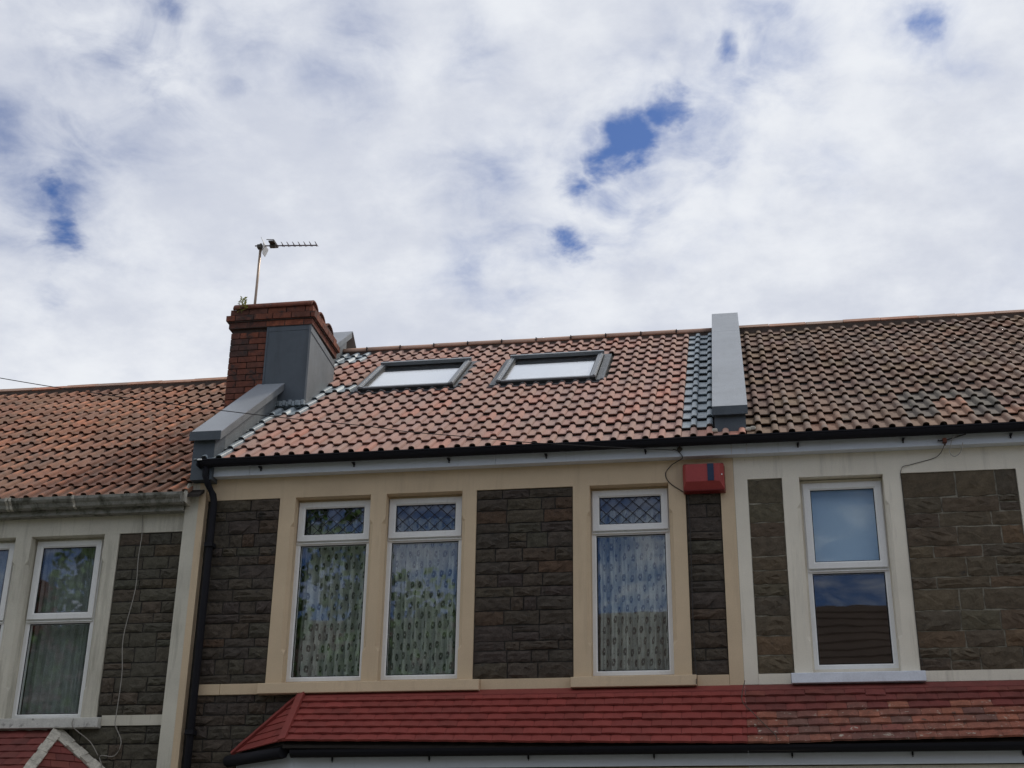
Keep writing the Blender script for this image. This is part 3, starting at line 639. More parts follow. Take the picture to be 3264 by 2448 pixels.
# chimney
cx0, cx1, cy0, cy1 = -5.610, -4.668, 13.65, 14.58
cm = MB(); cm.box(cx0+.012, cx1-.012, cy0+.012, cy1-.012, 6.6, 8.60); ch = cm.build('chimney', 'brick_mortar', hm)
def brick_mesh(L, H=.065, W=.10):
    b = MB(); e = .004
    b.hexa([(0, 0, 0), (L, 0, 0), (L, W, 0), (0, W, 0), (0, 0, H), (L, 0, H), (L, W, H), (0, W, H)])
    me = b.mesh('brick'); me.materials.append(M['brick']); return me
BF, BH = brick_mesh(.215), brick_mesh(.1025)
def course(z, out_, k, faces=('f', 'r'), xr=None):
    xa, xb = cx0-out_, cx1+out_; ya = cy0-out_
    x = xa; i = 0
    stop = xr if xr is not None else xb
    alt = k % 2
    x = xa
    if alt: inst('brick', BH, Matrix.Translation((x, ya, z)), ch); x += .1125
    while x < stop-.03:
        L = .215; m = BF
        rem = xb-x
        sx_ = min(1, rem/.215) if rem < .215 else 1
        inst('brick', m, Matrix.Translation((x, ya+jit(.002), z+jit(.001)))@Matrix.Rotation(jit(.004), 4, 'Y')@Matrix.Diagonal((sx_*.995, 1, 1, 1)), ch); x += .225
    if 'r' in faces:
        y = ya+.105 if not alt else ya+.105
        yb = cy1+out_
        if not alt: pass
        while y < yb-.04:
            sx_ = min(1, (yb-y)/.215)
            inst('brick', BF, Matrix.Translation((xb, y, z))@Matrix.Rotation(math.pi/2, 4, 'Z')@Matrix.Diagonal((sx_*.99, 1, 1, 1)), ch); y += .225
z = 7.25; k = 0
while z < 8.30:
    course(z, 0, k, ('f',), -5.17); z += .0755; k += 1
course(8.352, .028, 0); course(8.434, .058, 1); course(8.520, .022, 0)
ft = MB(); ft.box(cx0-.026, cx1+.026, cy0-.026, cy1+.026, 8.345, 8.352-.001+.066); ft.build('corbel_core', 'brick_mortar', ch)
ft = MB(); ft.box(cx0-.04, cx1+.04, cy0-.04, cy1+.04, 8.42, 8.502); ft.box(cx0-.012, cx1+.012, cy0-.012, cy1+.012, 8.503, 8.592); ft.build('corbel_core', 'brick_mortar', ch)
for i in range(3):       # half-round cappings over the flues
    yc = 13.755+.31*i; pts = []
    for q in range(10):
        an = math.pi*q/9; pts.append((yc-.150*math.cos(an), 8.588+.105*math.sin(an)))
    o = MB().prism(pts+[(p[0]*1.0+(yc-p[0])*.16, 8.588+(p[1]-8.588)*.82) for p in reversed(pts)], cx0+.01+jit(.01), cx1-.004+jit(.012), 'x', True).build('flue_capping', 'ridge_old' if 0 else 'brick', ch)
MB().box(cx0+.03, cx1-.03, 13.66, 14.56, 8.593, 8.64).build('flaunching', 'mortar_dark', ch)
MB().box(-5.172, -4.655, cy0-.016, cy0-.002, 7.30, 8.345).build('front_cladding', 'lead_front', ch)
cl = MB(); cl.hexa([(-4.666, cy0-.016, 7.25), (-4.652, cy0-.016, 7.25), (-4.652, cy1+.01, 7.9), (-4.666, cy1+.01, 7.9), (-4.666, cy0-.016, 8.345), (-4.652, cy0-.016, 8.345), (-4.652, cy1+.01, 8.30), (-4.666, cy1+.01, 8.30)])
cl.build('side_cladding', 'clad', ch)
MB().prism([(cy0-.03, 8.25), (cy1+.012, 8.215), (cy1+.012, 8.222), (cy0-.03, 8.257)], -4.6515, -4.646, 'x').build('cladding_lap', 'lead_front', ch)
MB().box(-5.176, -4.651, cy0-.019, cy0-.0165, 8.285, 8.350).build('cladding_lap', 'lead_front', ch)
MB().box(-5.178, -5.158, cy0-.0215, cy0-.0195, 7.30, 8.349).build('edge_trim', 'lead_front', ch)
MB().box(-4.672, -4.650, cy0-.0215, cy0-.0195, 7.28, 8.349).build('edge_trim', 'clad', ch)
bs = MB()
for i in range(14): bs.box(-5.15+i*.036, -5.12+i*.036, 13.56+.01*(i % 3), 13.632, 7.33+.01*(i % 2), 7.385+.012*(i % 2))
bs.build('base_flashing', 'tile_grey', ch)

# eaves of the middle and right houses : shared run of black gutter and white fascia
def eaves(h, x0, x1, zf0=5.976, joints=()):
    xs = [x0, *joints, x1]
    for i, (a, b) in enumerate(zip(xs, xs[1:])):
        MB().box(a+.0015, b-.0015, 12.045+.001*(i % 2), 12.063, zf0, 6.10).build('fascia_board', 'fascia', h)
    MB().box(x0, x1, 12.0635, FY-.001, zf0+.004, zf0+.014).build('soffit', 'fascia', h)
    pts = []
    for q in range(9):
        an = math.pi*q/8; pts.append((11.974-.057*math.cos(an), 6.112-.060*math.sin(an)))
    MB().prism(pts+[(11.974+(p[0]-11.974)*.92, 6.112+(p[1]-6.112)*.9) for p in reversed(pts)], x0, x1, 'x').build('gutter', 'black_pvc', h)
    MB().box(x0, x1, 11.911, 11.918, 6.104, 6.118).build('gutter_lip', 'black_pvc', h)
    xx = x0+.6
    while xx < x1:
        MB().box(xx-.006, xx+.006, 12.034, 12.0445, 6.012, 6.06).box(xx-.010, xx+.010, 11.98, 12.044, 6.034, 6.042).build('gutter_bracket', 'black_pvc', h); xx += .93
eaves(hm, -5.105, .0, joints=(-4.62, -2.2))
MB().box(-5.112, -5.1055, 11.895, 12.04, 6.045, 6.12).build('gutter_end', 'black_pvc', hm)
MB().box(-5.105, -5.06, 11.890, 11.8955, 6.098, 6.112).build('gutter_clip', 'upvc', hm)
dp = MB(); dp.tube([(-5.045, 11.985, 6.07), (-5.045, 11.99, 5.98), (-5.03, 12.03, 5.90), (-4.985, 12.085, 5.80), (-4.972, 12.095, 5.72), (-4.972, 12.095, 5.3), (-4.972, 12.095, 0.1)], .033, 10)
dpo = dp.build('downpipe', 'black_pvc', hm)
for zz_ in (5.28, 3.52, 1.7): MB().box(-5.012, -4.932, 12.05, 12.148, zz_, zz_+.04).build('pipe_clip', 'black_pvc', dpo)

# =================================================================== RIGHT HOUSE
hr = empty('terraced_house', (2.6, FY, 0), 'right hand terraced house with old dark brown roof tiles and a bluish white sill', 'house', 'terraced houses in the row')
OPR = [(.595, 1.338, 3.98, 5.772), (2.63, 3.37, 3.98, 5.772), (3.52, 4.26, 3.98, 5.772)]
wall = house_shell(hr, .0105, 5.1, 6.115, OPR, 'mortar_right')
SR = stone_meshes('stone_right')
for (a, b, c, d) in ((.131, .440, 3.985, 5.762), (1.492, 2.488, 3.985, 5.772), (4.42, 5.0, 3.985, 5.77)): stone_panel(wall, SR, a, b, c, d, FY+.022, rr=(.10, .20), wr=(.2, .52))
MB().box(.0105, 5.1, FY+.002, FY+.0215, 5.765, 6.10).build('frieze_band', 'white_old', hr)
MB().box(.0105, .130, FY+.001, FY+.0215, 3.895, 5.7645).build('party_strip', 'white_old', hr)
s_ = MB(); pillar(s_, .441, .595, 3.975, 5.7645, 0, 1); pillar(s_, 1.338, 1.492, 3.975, 5.7645, 1, 0); s_.build('window_surround', 'white_old', hr)
s_ = MB(); pillar(s_, 2.489, 2.63, 3.975, 5.7645, 0, 1); pillar(s_, 3.37, 3.52, 3.975, 5.7645, 1, 1); pillar(s_, 4.26, 4.42, 3.975, 5.7645, 1, 0); s_.build('window_surround', 'white_old', hr)
for a, b in ((.595, 1.338), (2.63, 3.37), (3.52, 4.26)): MB().box(a-.04, b+.04, FY+.0217, 12.33, 5.774, 5.808).build('lintel_soffit', 'white_old', hr)
MB().box(.131, .405, FY-.003, FY+.0215, 3.893, 3.984).build('string_course', 'white_old', hr)
MB().box(1.527, 5.0, FY-.004, FY+.0215, 3.893, 3.984).build('string_course', 'white_old', hr)
sill(hr, .408, 1.526, 3.886, 3.975, 'sill_blue')
sill(hr, 2.45, 4.45, 3.886, 3.975, 'white_old')
def window_r(house, x0, x1, z0, z1, zt):
    return window(house, x0, x1, z0, z1, zt, leaded=False)
window_r(hr, .617, 1.330, 4.036, 5.742, 4.915)
for a, b in ((2.645, 3.36), (3.535, 4.25)): window_r(hr, a, b, 4.036, 5.742, 4.915)
for a, b, c, d in ((.5952, 1.3378, .617, 1.330), (2.6302, 3.3698, 2.645, 3.36), (3.5202, 4.2598, 3.535, 4.25)):
    fill(hr, 'white_old', a, c, 12.272, 12.33, 3.99, 5.7645); fill(hr, 'white_old', d, b, 12.272, 12.33, 3.99, 5.7645); fill(hr, 'white_old', c, d, 12.268, 12.33, 5.742, 5.7645); fill(hr, 'white_old', c, d, 12.269, 12.33, 3.99, 4.036)
o = MB().box(.64, 1.31, 12.36, 12.363, 4.90, 5.76).build('roller_blind', 'blind_blue'); tag(o, 'pale blue roller blind covering the upper pane of the right hand house window', 'blind')
for a, b, sd, wd in ((2.66, 3.35, 11, 'first'), (3.55, 4.24, 12, 'second')):
    curtain(a, b, 4.0, 5.7, 12.45, 'net', 'plain net curtain in the %s window beyond the right edge of the photograph' % wd, 6, .02, seed=sd, name='net_curtain')
rr_ = roof_deck(hr, .001, 5.1, 6.115)
def pick_r(x, v, c, r):
    if r in (1, 2) and (1.95 < x+.15 < 2.3): return 'tile_left'
    if r in (1, 2, 3) and 1.6 < x+.15 < 2.6: return 'tile_green'
    return 'tile_right'
tile_roof(rr_, ORG, .148+.296*17, 17, .296, 15, GM, pick_r, .0042)
ridge_run(rr_, .175, 5.1, .455, 16.06, RZ+.024, 'ridge_old', .12, angular=True)
MB().box(.172, 5.1, 15.953, 16.16, RZ-.10, RZ+.026).build('ridge_bedding', 'mortar_dark', rr_)
eaves(hr, .0005, 5.1, joints=(.14, 3.1))
for a, q in ((.158, 0), (.20, .012), (-.150, .004)): bevel(MB().box(a-.02, a+.035, 12.06+q, 12.13+q, 6.205+q, 6.248+q).build('mortar_dab', 'cement', hm), .015)
sp = MB(); sp.add([Vector((-.47, 12.036, 6.044))+Vector((.028*math.cos(i*math.pi/4*2), -.006*j, .034*math.sin(i*math.pi/4*2))) for j in range(2) for i in range(4)], [(3,2,1,0), (4,5,6,7), (0,1,5,4), (1,2,6,5), (2,3,7,6), (3,0,4,7)])
tag(sp.build('cable_anchor_plate', 'plastic_brown'), 'small dark diamond shaped anchor plate on the white fascia above the alarm box', 'bracket')

# =================================================================== LEFT HOUSE
hl = empty('terraced_house', (-7.6, FY, 0), 'left terraced house with lower eaves, old orange brown tiles and grey mossy gutter', 'house', 'terraced houses in the row')
EL = 5.790
OPL = [(-6.85, -6.088, 3.69, 5.462), (-7.76, -7.020, 3.69, 5.462)]
wall = house_shell(hl, -10.2, -5.082, EL, OPL, 'mortar_main')
SL = stone_meshes('stone_left')
stone_panel(wall, SL, -5.932, -5.262, 3.716, 5.465, FY+.022); stone_panel(wall, SL, -6.35, -5.262, 2.6, 3.622, FY+.022); stone_panel(wall, SL, -9.0, -7.93, 3.716, 5.465, FY+.022)
MB().box(-10.2, -5.263, FY, FY+.0215, 5.468, 5.74).build('frieze_band', 'left_paint', hl)
MB().box(-5.262, -5.1285, FY-.058, FY+.0215, 0, 5.93).build('party_strip', 'left_paint', hl)
s_ = MB(); pillar(s_, -7.020, -6.85, 3.69, 5.4675, 1, 1, 3.95, 5.23); pillar(s_, -6.088, -5.932, 3.69, 5.4675, 1, 0, 3.95, 5.23); pillar(s_, -7.93, -7.76, 3.69, 5.4675, 0, 1, 3.95, 5.23); s_.build('window_surround', 'left_paint', hl)
for a, b in ((-6.85, -6.088), (-7.76, -7.02)): MB().box(a-.04, b+.04, FY+.0217, 12.33, 5.4685, 5.50).build('lintel_soffit', 'left_paint', hl)
MB().box(-10.2, -9.0, FY, FY+.0215, 3.6, 5.4675).build('render_panel', 'left_paint', hl)
MB().box(-5.874, -5.263, FY-.004, FY+.0215, 3.622, 3.716).build('string_course', 'left_paint', hl)
sill(hl, -7.98, -5.876, 3.597, 3.688, 'sill_dirty')
window(hl, -6.842, -6.140, 3.716, 5.454, 4.648, leaded=False); window(hl, -7.755, -7.062, 3.716, 5.454, 4.648, leaded=False)
for a, b, c, d in ((-6.8498, -6.0882, -6.842, -6.140), (-7.7598, -7.0202, -7.755, -7.062)):
    fill(hl, 'left_paint', a, c, 12.272, 12.33, 3.69, 5.467); fill(hl, 'left_paint', d, b, 12.272, 12.33, 3.69, 5.467); fill(hl, 'left_paint', c, d, 12.268, 12.33, 5.454, 5.467); fill(hl, 'left_paint', c, d, 12.269, 12.33, 3.69, 3.716)
curtain(-6.83, -6.15, 3.7, 5.45, 12.44, 'net', 'plain dark looking net curtain behind the left house window', 7, .022, seed=21, name='net_curtain')
curtain(-7.74, -7.07, 3.7, 5.45, 12.44, 'net', 'net curtain in the window cut by the left edge of the photograph', 7, .022, seed=22, name='net_curtain')
ORL = Vector((0, 12.0, EL))
rl = roof_deck(hl, -10.2, -5.0805, EL)
GL = SLEN/14
def pick_l(x, v, c, r): return 'tile_left'
def skip_l(x, v, c, r):
    xc = x+.15; y = 12+(v+GL*.5)*math.cos(PA); return xc > -5.60 and 13.75 < y < 14.5
tile_roof(rl, ORL, -5.20, 17, .298, 14, GL, pick_l, .0062, skip_l)
ridge_run(rl, -10.2, -5.235, .455, 16.06, EL+4.05*TAN+.030, 'ridge_old', .12, angular=True)
MB().box(-10.2, -5.235, 15.953, 16.16, EL+4.05*TAN-.11, EL+4.05*TAN+.032).build('ridge_bedding', 'mortar_dark', rl)
# moulded old gutter, fascia behind
gp = [(12.044, 5.79), (12.044, 5.70), (11.99, 5.692), (11.965, 5.705), (11.95, 5.735), (11.93, 5.75), (11.915, 5.768), (11.912, 5.795), (11.924, 5.797), (11.926, 5.775), (11.96, 5.76), (11.975, 5.72), (12.03, 5.712), (12.03, 5.79)]
xs = [-10.2, -8.6, -7.02, -6.35, -5.245]
for a, b in zip(xs, xs[1:]): MB().prism(gp, a+.001, b-.001, 'x').build('gutter', 'iron_grey', hl)
for xx in (-7.05, -7.012, -6.35, -8.6): MB().prism([(11.905, 5.80), (11.905, 5.765), (11.945, 5.73), (11.96, 5.695), (12.0, 5.685), (12.0, 5.69), (11.967, 5.702), (11.951, 5.733), (11.913, 5.768), (11.913, 5.80)], xx-.012, xx+.012, 'x').build('gutter_joint', 'cement', hl)
MB().box(-5.2445, -5.238, 11.915, 12.06, 5.695, 5.80).build('gutter_end', 'iron_grey', hl)
MB().box(-10.2, -5.263, 12.045, 12.075, 5.645, 5.78).box(-10.2, -5.263, 12.0755, FY-.001, 5.650, 5.665).build('fascia_board', 'iron_grey', hl)
mt = MB(); mt.hexa([(-5.262, 11.98, 5.74), (-5.21, 11.98, 5.70), (-5.21, 12.14, 5.70), (-5.262, 12.14, 5.70), (-5.25, 11.98, 5.80), (-5.207, 11.99, 5.90), (-5.207, 12.14, 5.95), (-5.262, 12.14, 5.95)]); mt.build('mortar_fillet', 'cement', hl)

# =================================================================== BAY ROOFS
def eave_z(x):
    pts = [(-3.95, 3.372), (-2.97, 3.358), (-1.76, 3.335), (.30, 3.305), (.97, 3.318), (2.15, 3.335), (4.6, 3.34)]
    if x <= pts[0][0]: return pts[0][1]
    for (a, p), (b, q) in zip(pts, pts[1:]):
        if x <= b: return p+(q-p)*(x-a)/(b-a)
    return pts[-1][1]
def plain_mesh(mat, wdt=.166, L=.20, th=.018):
    b = MB(); e = .0012; vs = []
    nx = 3
    for v in (0, L):
        for h in (0, th):
            for i in range(nx+1):
                s = i/nx; vs.append((e+(wdt-2*e)*s, v, h+.004*math.sin(math.pi*s)))
    n = nx+1; fs = []
    for i in range(nx):
        fs += [(n+i, n+i+1, 3*n+i+1, 3*n+i), (i+1, i, 2*n+i, 2*n+i+1), (i, i+1, n+i+1, n+i)]
    fs += [(0, n, 3*n, 2*n), (n-1, 3*n-1, 4*n-1, 2*n-1)]
    b.add(vs, fs); me = b.mesh('plain_tile'); me.materials.append(M[mat]); return me
PMESH = {m: plain_mesh(m) for m in ('red_paint', 'red_old', 'red_dark')}
TOPY, TOPZ, EY = 12.135, 3.868, 11.60
def canopy(h, x0, x1, fmat, off=0):
    mb = MB(); n = 16
    for i in range(n):
        a = x0+(x1-x0)*i/n; b = x0+(x1-x0)*(i+1)/n
        mb.hexa([(a, EY+.01, eave_z(a)-.05), (b, EY+.01, eave_z(b)-.05), (b, TOPY, TOPZ-.10), (a, TOPY, TOPZ-.10), (a, EY+.01, eave_z(a)-.028), (b, EY+.01, eave_z(b)-.028), (b, TOPY, TOPZ-.028), (a, TOPY, TOPZ-.028)])
    cn = mb.build('bay_roof', 'deck', h)
    rows = 7; wdt = .166
    for r in range(rows):
        x = x0-(wdt/2 if r % 2 else 0)
        while x < x1-.02:
            xa = max(x, x0); 
            sc = min(x+wdt, x1)-xa
            xc = xa+sc/2; e = Vector((xc, EY, eave_z(xc)-.012)); t = Vector((xc, TOPY, TOPZ-.012)); v = (t-e); SL_ = v.length; v.normalize()
            u = Vector((1, 0, (eave_z(xc+.2)-eave_z(xc-.2))/.4*(1-r/rows))).normalized(); nn = u.cross(v).normalized()
            g_ = (SL_-.045)/rows
            slip = 0; rot = jit(.006)
            mat = fmat(xc, r)
            if r == rows-1 and mat == 'red_dark' and R.random() < .22: slip = R.uniform(-.03, .02); rot = jit(.12)
            elif R.random() < .04: slip = jit(.012); rot = jit(.03)
            p = Vector((xa, e.y, e.z+(0)))+v*(r*g_+slip+jit(.0015)); p.x = xa
            vv = (v-u*rot).normalized(); tilt = .15 if 1 else 0
            v2 = (vv-nn*.185).normalized(); n2 = u.cross(v2).normalized()
            m = frame_m(p+nn*(.024+jit(.0012)), (u+v*rot).normalized(), v2, n2)@Matrix.Diagonal((sc/wdt, 1, 1, 1))
            inst('plain_tile', PMESH[mat], m, cn)
            x += wdt
    return cn
def f_main(x, r): return 'red_paint'
def f_right(x, r):
    if r >= 5: return 'red_dark'
    if r == 4: return 'red_dark' if R.random() < .55 else 'red_old'
    return 'red_old' if x > .085 else 'red_paint'
cn = canopy(hm, -3.93, .01, f_main); cr2 = canopy(hr, .0102, 4.5, f_right)
# pressed red top strips
MB().hexa([(-3.93, 12.06, 3.812), (.0095, 12.06, 3.812), (.0095, 12.146, 3.865), (-3.93, 12.146, 3.865), (-3.93, 12.06, 3.835), (.0095, 12.06, 3.835), (.0095, 12.146, 3.892), (-3.93, 12.146, 3.892)]).build('top_flashing', 'red_paint', cn)
MB().hexa([(.0105, 12.062, 3.808), (4.5, 12.062, 3.808), (4.5, 12.145, 3.86), (.0105, 12.145, 3.86), (.0105, 12.062, 3.833), (4.5, 12.062, 3.833), (4.5, 12.145, 3.89), (.0105, 12.145, 3.89)]).build('top_flashing', 'red_dark', cr2)
# splayed end
def splay(h, cn, Tp, Kp, Wp, matf, hipmat, wallmat, rows=7, hip_w=.05, wall_w=.045):
    Tp, Kp, Wp = Vector(Tp), Vector(Kp), Vector(Wp)
    u = (Kp-Wp).normalized() if Kp.x > Wp.x else (Wp-Kp).normalized()
    nn = u.cross(Tp-Wp).normalized()
    if nn.z < 0: nn = -nn
    v = nn.cross(u).normalized()
    MB().add([Tp-nn*.03, Kp-nn*.03, Wp-nn*.03, Tp-nn*.05, Kp-nn*.05, Wp-nn*.05], [(0, 1, 2), (5, 4, 3), (0, 3, 4, 1), (1, 4, 5, 2), (2, 5, 3, 0)]).build('splay_deck', 'deck', cn)
    L0 = Wp if Kp.x > Wp.x else Kp; R0 = Kp if Kp.x > Wp.x else Wp
    H = (Tp-L0).dot(v); g_ = H/rows; tu = (Tp-L0).dot(u); W0 = (R0-L0).dot(u)
    for r in range(rows):
        s0 = r*g_; ua = tu*s0/H; ub = W0+(tu-W0)*s0/H; x = ua
        while x < ub-.015:
            wd = min(.166, ub-x)
            v2 = (v-nn*.10).normalized(); n2 = u.cross(v2).normalized()
            # narrower at the head so that the tile keeps inside the triangle
            vs = []; th = .011
            Lh = g_+.02; fa = (tu*Lh/H); fb = ((tu-W0)*Lh/H)
            dl = max(0, ua+fa-x) if x+0 < ua+fa else 0; dr_ = max(0, x+wd-(ub+fb))
            dl = min(dl, wd*.98); dr_ = min(dr_, wd-dl-.002) if dr_ > wd-dl else dr_
            b = MB(); b.hexa([(0.0015, 0, 0), (wd-.0015, 0, 0), (wd-.0015-max(dr_, 0), Lh, 0), (.0015+dl, Lh, 0), (.0015, 0, th), (wd-.0015, 0, th), (wd-.0015-max(dr_, 0), Lh, th), (.0015+dl, Lh, th)])
            me = b.mesh('plain_tile'); me.materials.append(M[matf]); p = L0+u*x+v*s0+nn*(.012+jit(.001)-.012)
            inst('plain_tile', me, frame_m(p+nn*.012, u, v2, n2), cn); x += wd
    hb = MB()
    def fillet(mb, A, B, wd, hgt):
        n = 9; A, B = Vector(A), Vector(B)
        for i in range(n):
            a = A.lerp(B, i/n); b = A.lerp(B, (i+1)/n+.006); mb.bar(a+nn*.002*(i % 2), b+nn*.002*(i % 2), wd*(1+jit(.10)), hgt, nn if wallmat != 'cement' else nn+Vector((0, jit(.2), jit(.2))))
    if hipmat == 'red_paint': hb.bar(Tp+Vector((0, -.02, .012)), Kp+(Kp-Tp).normalized()*.01+Vector((0, 0, .012)), hip_w, .026, (Vector((0, -.6, .8))+nn).normalized())
    else: fillet(hb, Tp, Kp, hip_w, .05)
    hb.build('hip_tile', hipmat, cn)
    wb = MB(); fillet(wb, Tp+Vector((0, -.02, 0)), Wp+Vector((0, -.02, 0)), wall_w, .03); wb.build('abutment_fillet', wallmat, cn)
splay(hm, cn, (-3.95, 12.135, 3.868), (-3.93, 11.60, 3.372), (-4.555, 12.135, 3.345), 'red_paint', 'red_paint', 'red_paint', 7, .036, .028)
# fascia, gutter and bay wall under the canopy
def bay_under(h, xa, xb, splay_left=None):
    MB().box(xa, xb, 11.715, 11.735, 3.16, 3.30).build('bay_fascia', 'fascia', h)
    pts = []
    for q in range(9):
        an = math.pi*q/8; pts.append((11.648-.055*math.cos(an), 3.305-.060*math.sin(an)))
    MB().prism(pts+[(11.648+(p[0]-11.648)*.92, 3.305+(p[1]-3.305)*.9) for p in reversed(pts)], xa, xb, 'x').build('bay_gutter', 'black_pvc', h)
    MB().box(xa, xb, 11.76, FY, 0, 3.155).build('bay_wall', 'cream' if h is hm else 'white_old', h)
    x = xa+.35
    while x < xb:
        MB().box(x-.007, x+.007, 11.70, 11.7145, 3.225, 3.28).box(x-.003, x+.003, 11.706, 11.7145, 3.212, 3.225).build('gutter_bracket', 'black_pvc', h); x += R.choice((.85, .95, 1.05))
bay_under(hm, -3.86, .0095); bay_under(hr, .0105, 4.5)
o_ = MB(); o_.hexa([(-4.50, 12.149, 3.16), (-3.861, 11.735, 3.16), (-3.861, 11.715, 3.16), (-4.53, 12.149, 3.16), (-4.50, 12.149, 3.30), (-3.861, 11.735, 3.30), (-3.861, 11.715, 3.30), (-4.53, 12.149, 3.30)]); o_.build('bay_fascia', 'fascia', hm)
o_ = MB(); o_.hexa([(-4.44, 12.149, 0), (-3.861, 11.77, 0), (-3.861, 12.149, 0), (-4.0, 12.149, 0), (-4.44, 12.149, 3.155), (-3.861, 11.77, 3.155), (-3.861, 12.149, 3.155), (-4.0, 12.149, 3.155)]); o_.build('bay_wall', 'cream', hm)
o_ = MB(); o_.tube([(-4.60, 12.11, 3.285), (-3.93, 11.645, 3.29)], .052, 8); o_.build('bay_gutter', 'black_pvc', hm)
# left house bay roof, white cement along ridge, hip and abutment
TL, KL, WL = (-6.29, 12.135, 3.555), (-6.29, 11.60, 3.06), (-5.62, 12.135, 3.06)
mb = MB().hexa([(-8.5, 11.62, 3.03), (-6.29, 11.62, 3.03), (-6.29, 12.14, 3.45), (-8.5, 12.14, 3.45), (-8.5, 11.62, 3.05), (-6.29, 11.62, 3.05), (-6.29, 12.14, 3.53), (-8.5, 12.14, 3.53)])
cl_ = mb.build('bay_roof', 'deck', hl)
v = Vector((0, .535, .495)).normalized(); nn = UX.cross(v).normalized(); SLl = Vector((0, .535, .495)).length; gl = SLl/7
for r in range(7):
    x = -8.4-(.083 if r % 2 else 0)
    while x < -6.30:
        sc = min(.166, -6.29-x); v2 = (v-nn*.11).normalized()
        if sc > .02: inst('plain_tile', PMESH['red_dark'], frame_m(Vector((x, 11.60, 3.06))+v*(r*gl)+nn*(.012+jit(.001)), UX, v2, UX.cross(v2).normalized())@Matrix.Diagonal((sc/.166, 1, 1, 1)), cl_)
        x += .166
splay(hl, cl_, TL, KL, WL, 'red_dark', 'cement', 'cement', 7, .045, .055)
fb = MB(); n = 24
for i in range(n):
    a = -8.5+(2.23)*i/n; b = -8.5+2.23*(i+1)/n+.004; q = jit(.004); fb.hexa([(a, 12.07+q, 3.475+q), (b, 12.07+q, 3.475+q), (b, 12.147, 3.49), (a, 12.147, 3.49), (a, 12.075, 3.50+q), (b, 12.075, 3.50+q), (b, 12.147, 3.575+q), (a, 12.147, 3.575+q)])
fb.build('ridge_fillet', 'cement', cl_)
MB().box(-8.5, -6.29, 11.76, FY, 0, 3.03).build('bay_wall', 'left_paint', hl)
MB().box(-8.5, -6.40, FY, FY+.0215, 3.5, 3.5965).build('render_panel', 'sill_dirty', hl)

# =================================================================== SMALL THINGS
# television aerial on the chimney
an = empty('tv_aerial', (-5.52, 14.0, 8.62), 'television aerial with toothed boom and white reflector on a mast above the brick chimney', 'aerial')
mast = [(-5.500, 14.0, 8.60), (-5.497, 14.0, 9.0), (-5.494, 14.0, 9.655)]
MB().tube(mast, [.0165, .0155, .0155], 10).build('mast', 'galv', an)
bz = 9.615
MB().tube([(-5.56, 13.985, bz+.008), (-4.78, 13.99, bz-.040)], .0085, 8).build('boom', 'rod', an)
rfl = MB()
for s in (1, -1):
    a = Vector((-5.455, 13.99, bz)); c1 = Vector((-5.47+.02*s*-1, 13.96, bz+.115*s)); c2 = Vector((-5.47+.02*s*-1, 14.05, bz+.115*s)); c3 = Vector((-5.435, 14.10, bz+.004*s)); c4 = Vector((-5.435, 13.91, bz+.004*s))
    tk = Vector((.006, 0, 0)); rfl.hexa([c4, c3, c3+tk, c4+tk, c1, c2, c2+tk, c1+tk])
rfl.build('reflector', 'mesh_white', an)
MB().tube([(-5.494, 13.985, 9.42), (-5.47, 13.98, 9.55), (-5.445, 13.98, 9.605)], .005, 6).build('brace', 'galv', an)
MB().box(-5.53, -5.475, 13.97, 14.03, bz-.025, bz+.02).build('clamp', 'plastic_brown', an)
MB().box(-5.37, -5.30, 13.965, 14.005, bz-.03, bz+.03).box(-5.365, -5.295, 13.90, 14.07, bz+.005, bz+.022).tube([(-5.39, 13.90, bz+.036), (-5.30, 13.90, bz+.03), (-5.30, 14.08, bz+.03), (-5.39, 14.08, bz+.036)], .005, 6).build('dipole', 'plastic_brown', an)
for i in range(7):
    x = -5.215+.0705*i; zb = bz+.008-(x+5.56)*.0615
    MB().tube([(x, 13.93-.0, zb+.018), (x+.004, 14.05, zb+.018)], .0042, 6).tube([(x-.008, 13.985, zb+.036), (x+.01, 13.985, zb-.018)], .0052, 6).build('director', 'rod', an)
# weed on the chimney head
wd = MB(); rr = random.Random(4)
for i in range(90):
    a = rr.uniform(0, 6.28); h = rr.uniform(0, 1)**.8*.17; rad = .055*(1-h/.26)*rr.uniform(.1, 1); c = Vector((-5.505+.02+rad*math.cos(a), 13.59+rad*math.sin(a)*.5, 8.555+h))
    d = Vector((math.cos(a), math.sin(a), rr.uniform(-.5, .6))).normalized()*rr.uniform(.024, .044); s = d.cross(Vector((0, 0, 1))).normalized()*.011
    wd.add([c, c+d*.5+s, c+d, c+d*.5-s], [(0, 1, 2, 3)])
wd.tube([(-5.50, 13.62, 8.54), (-5.49, 13.60, 8.72)], .002, 5)
tag(wd.build('weed', 'weed', recalc=False), 'small green weed rooted on the left end of the chimney head', 'plant')

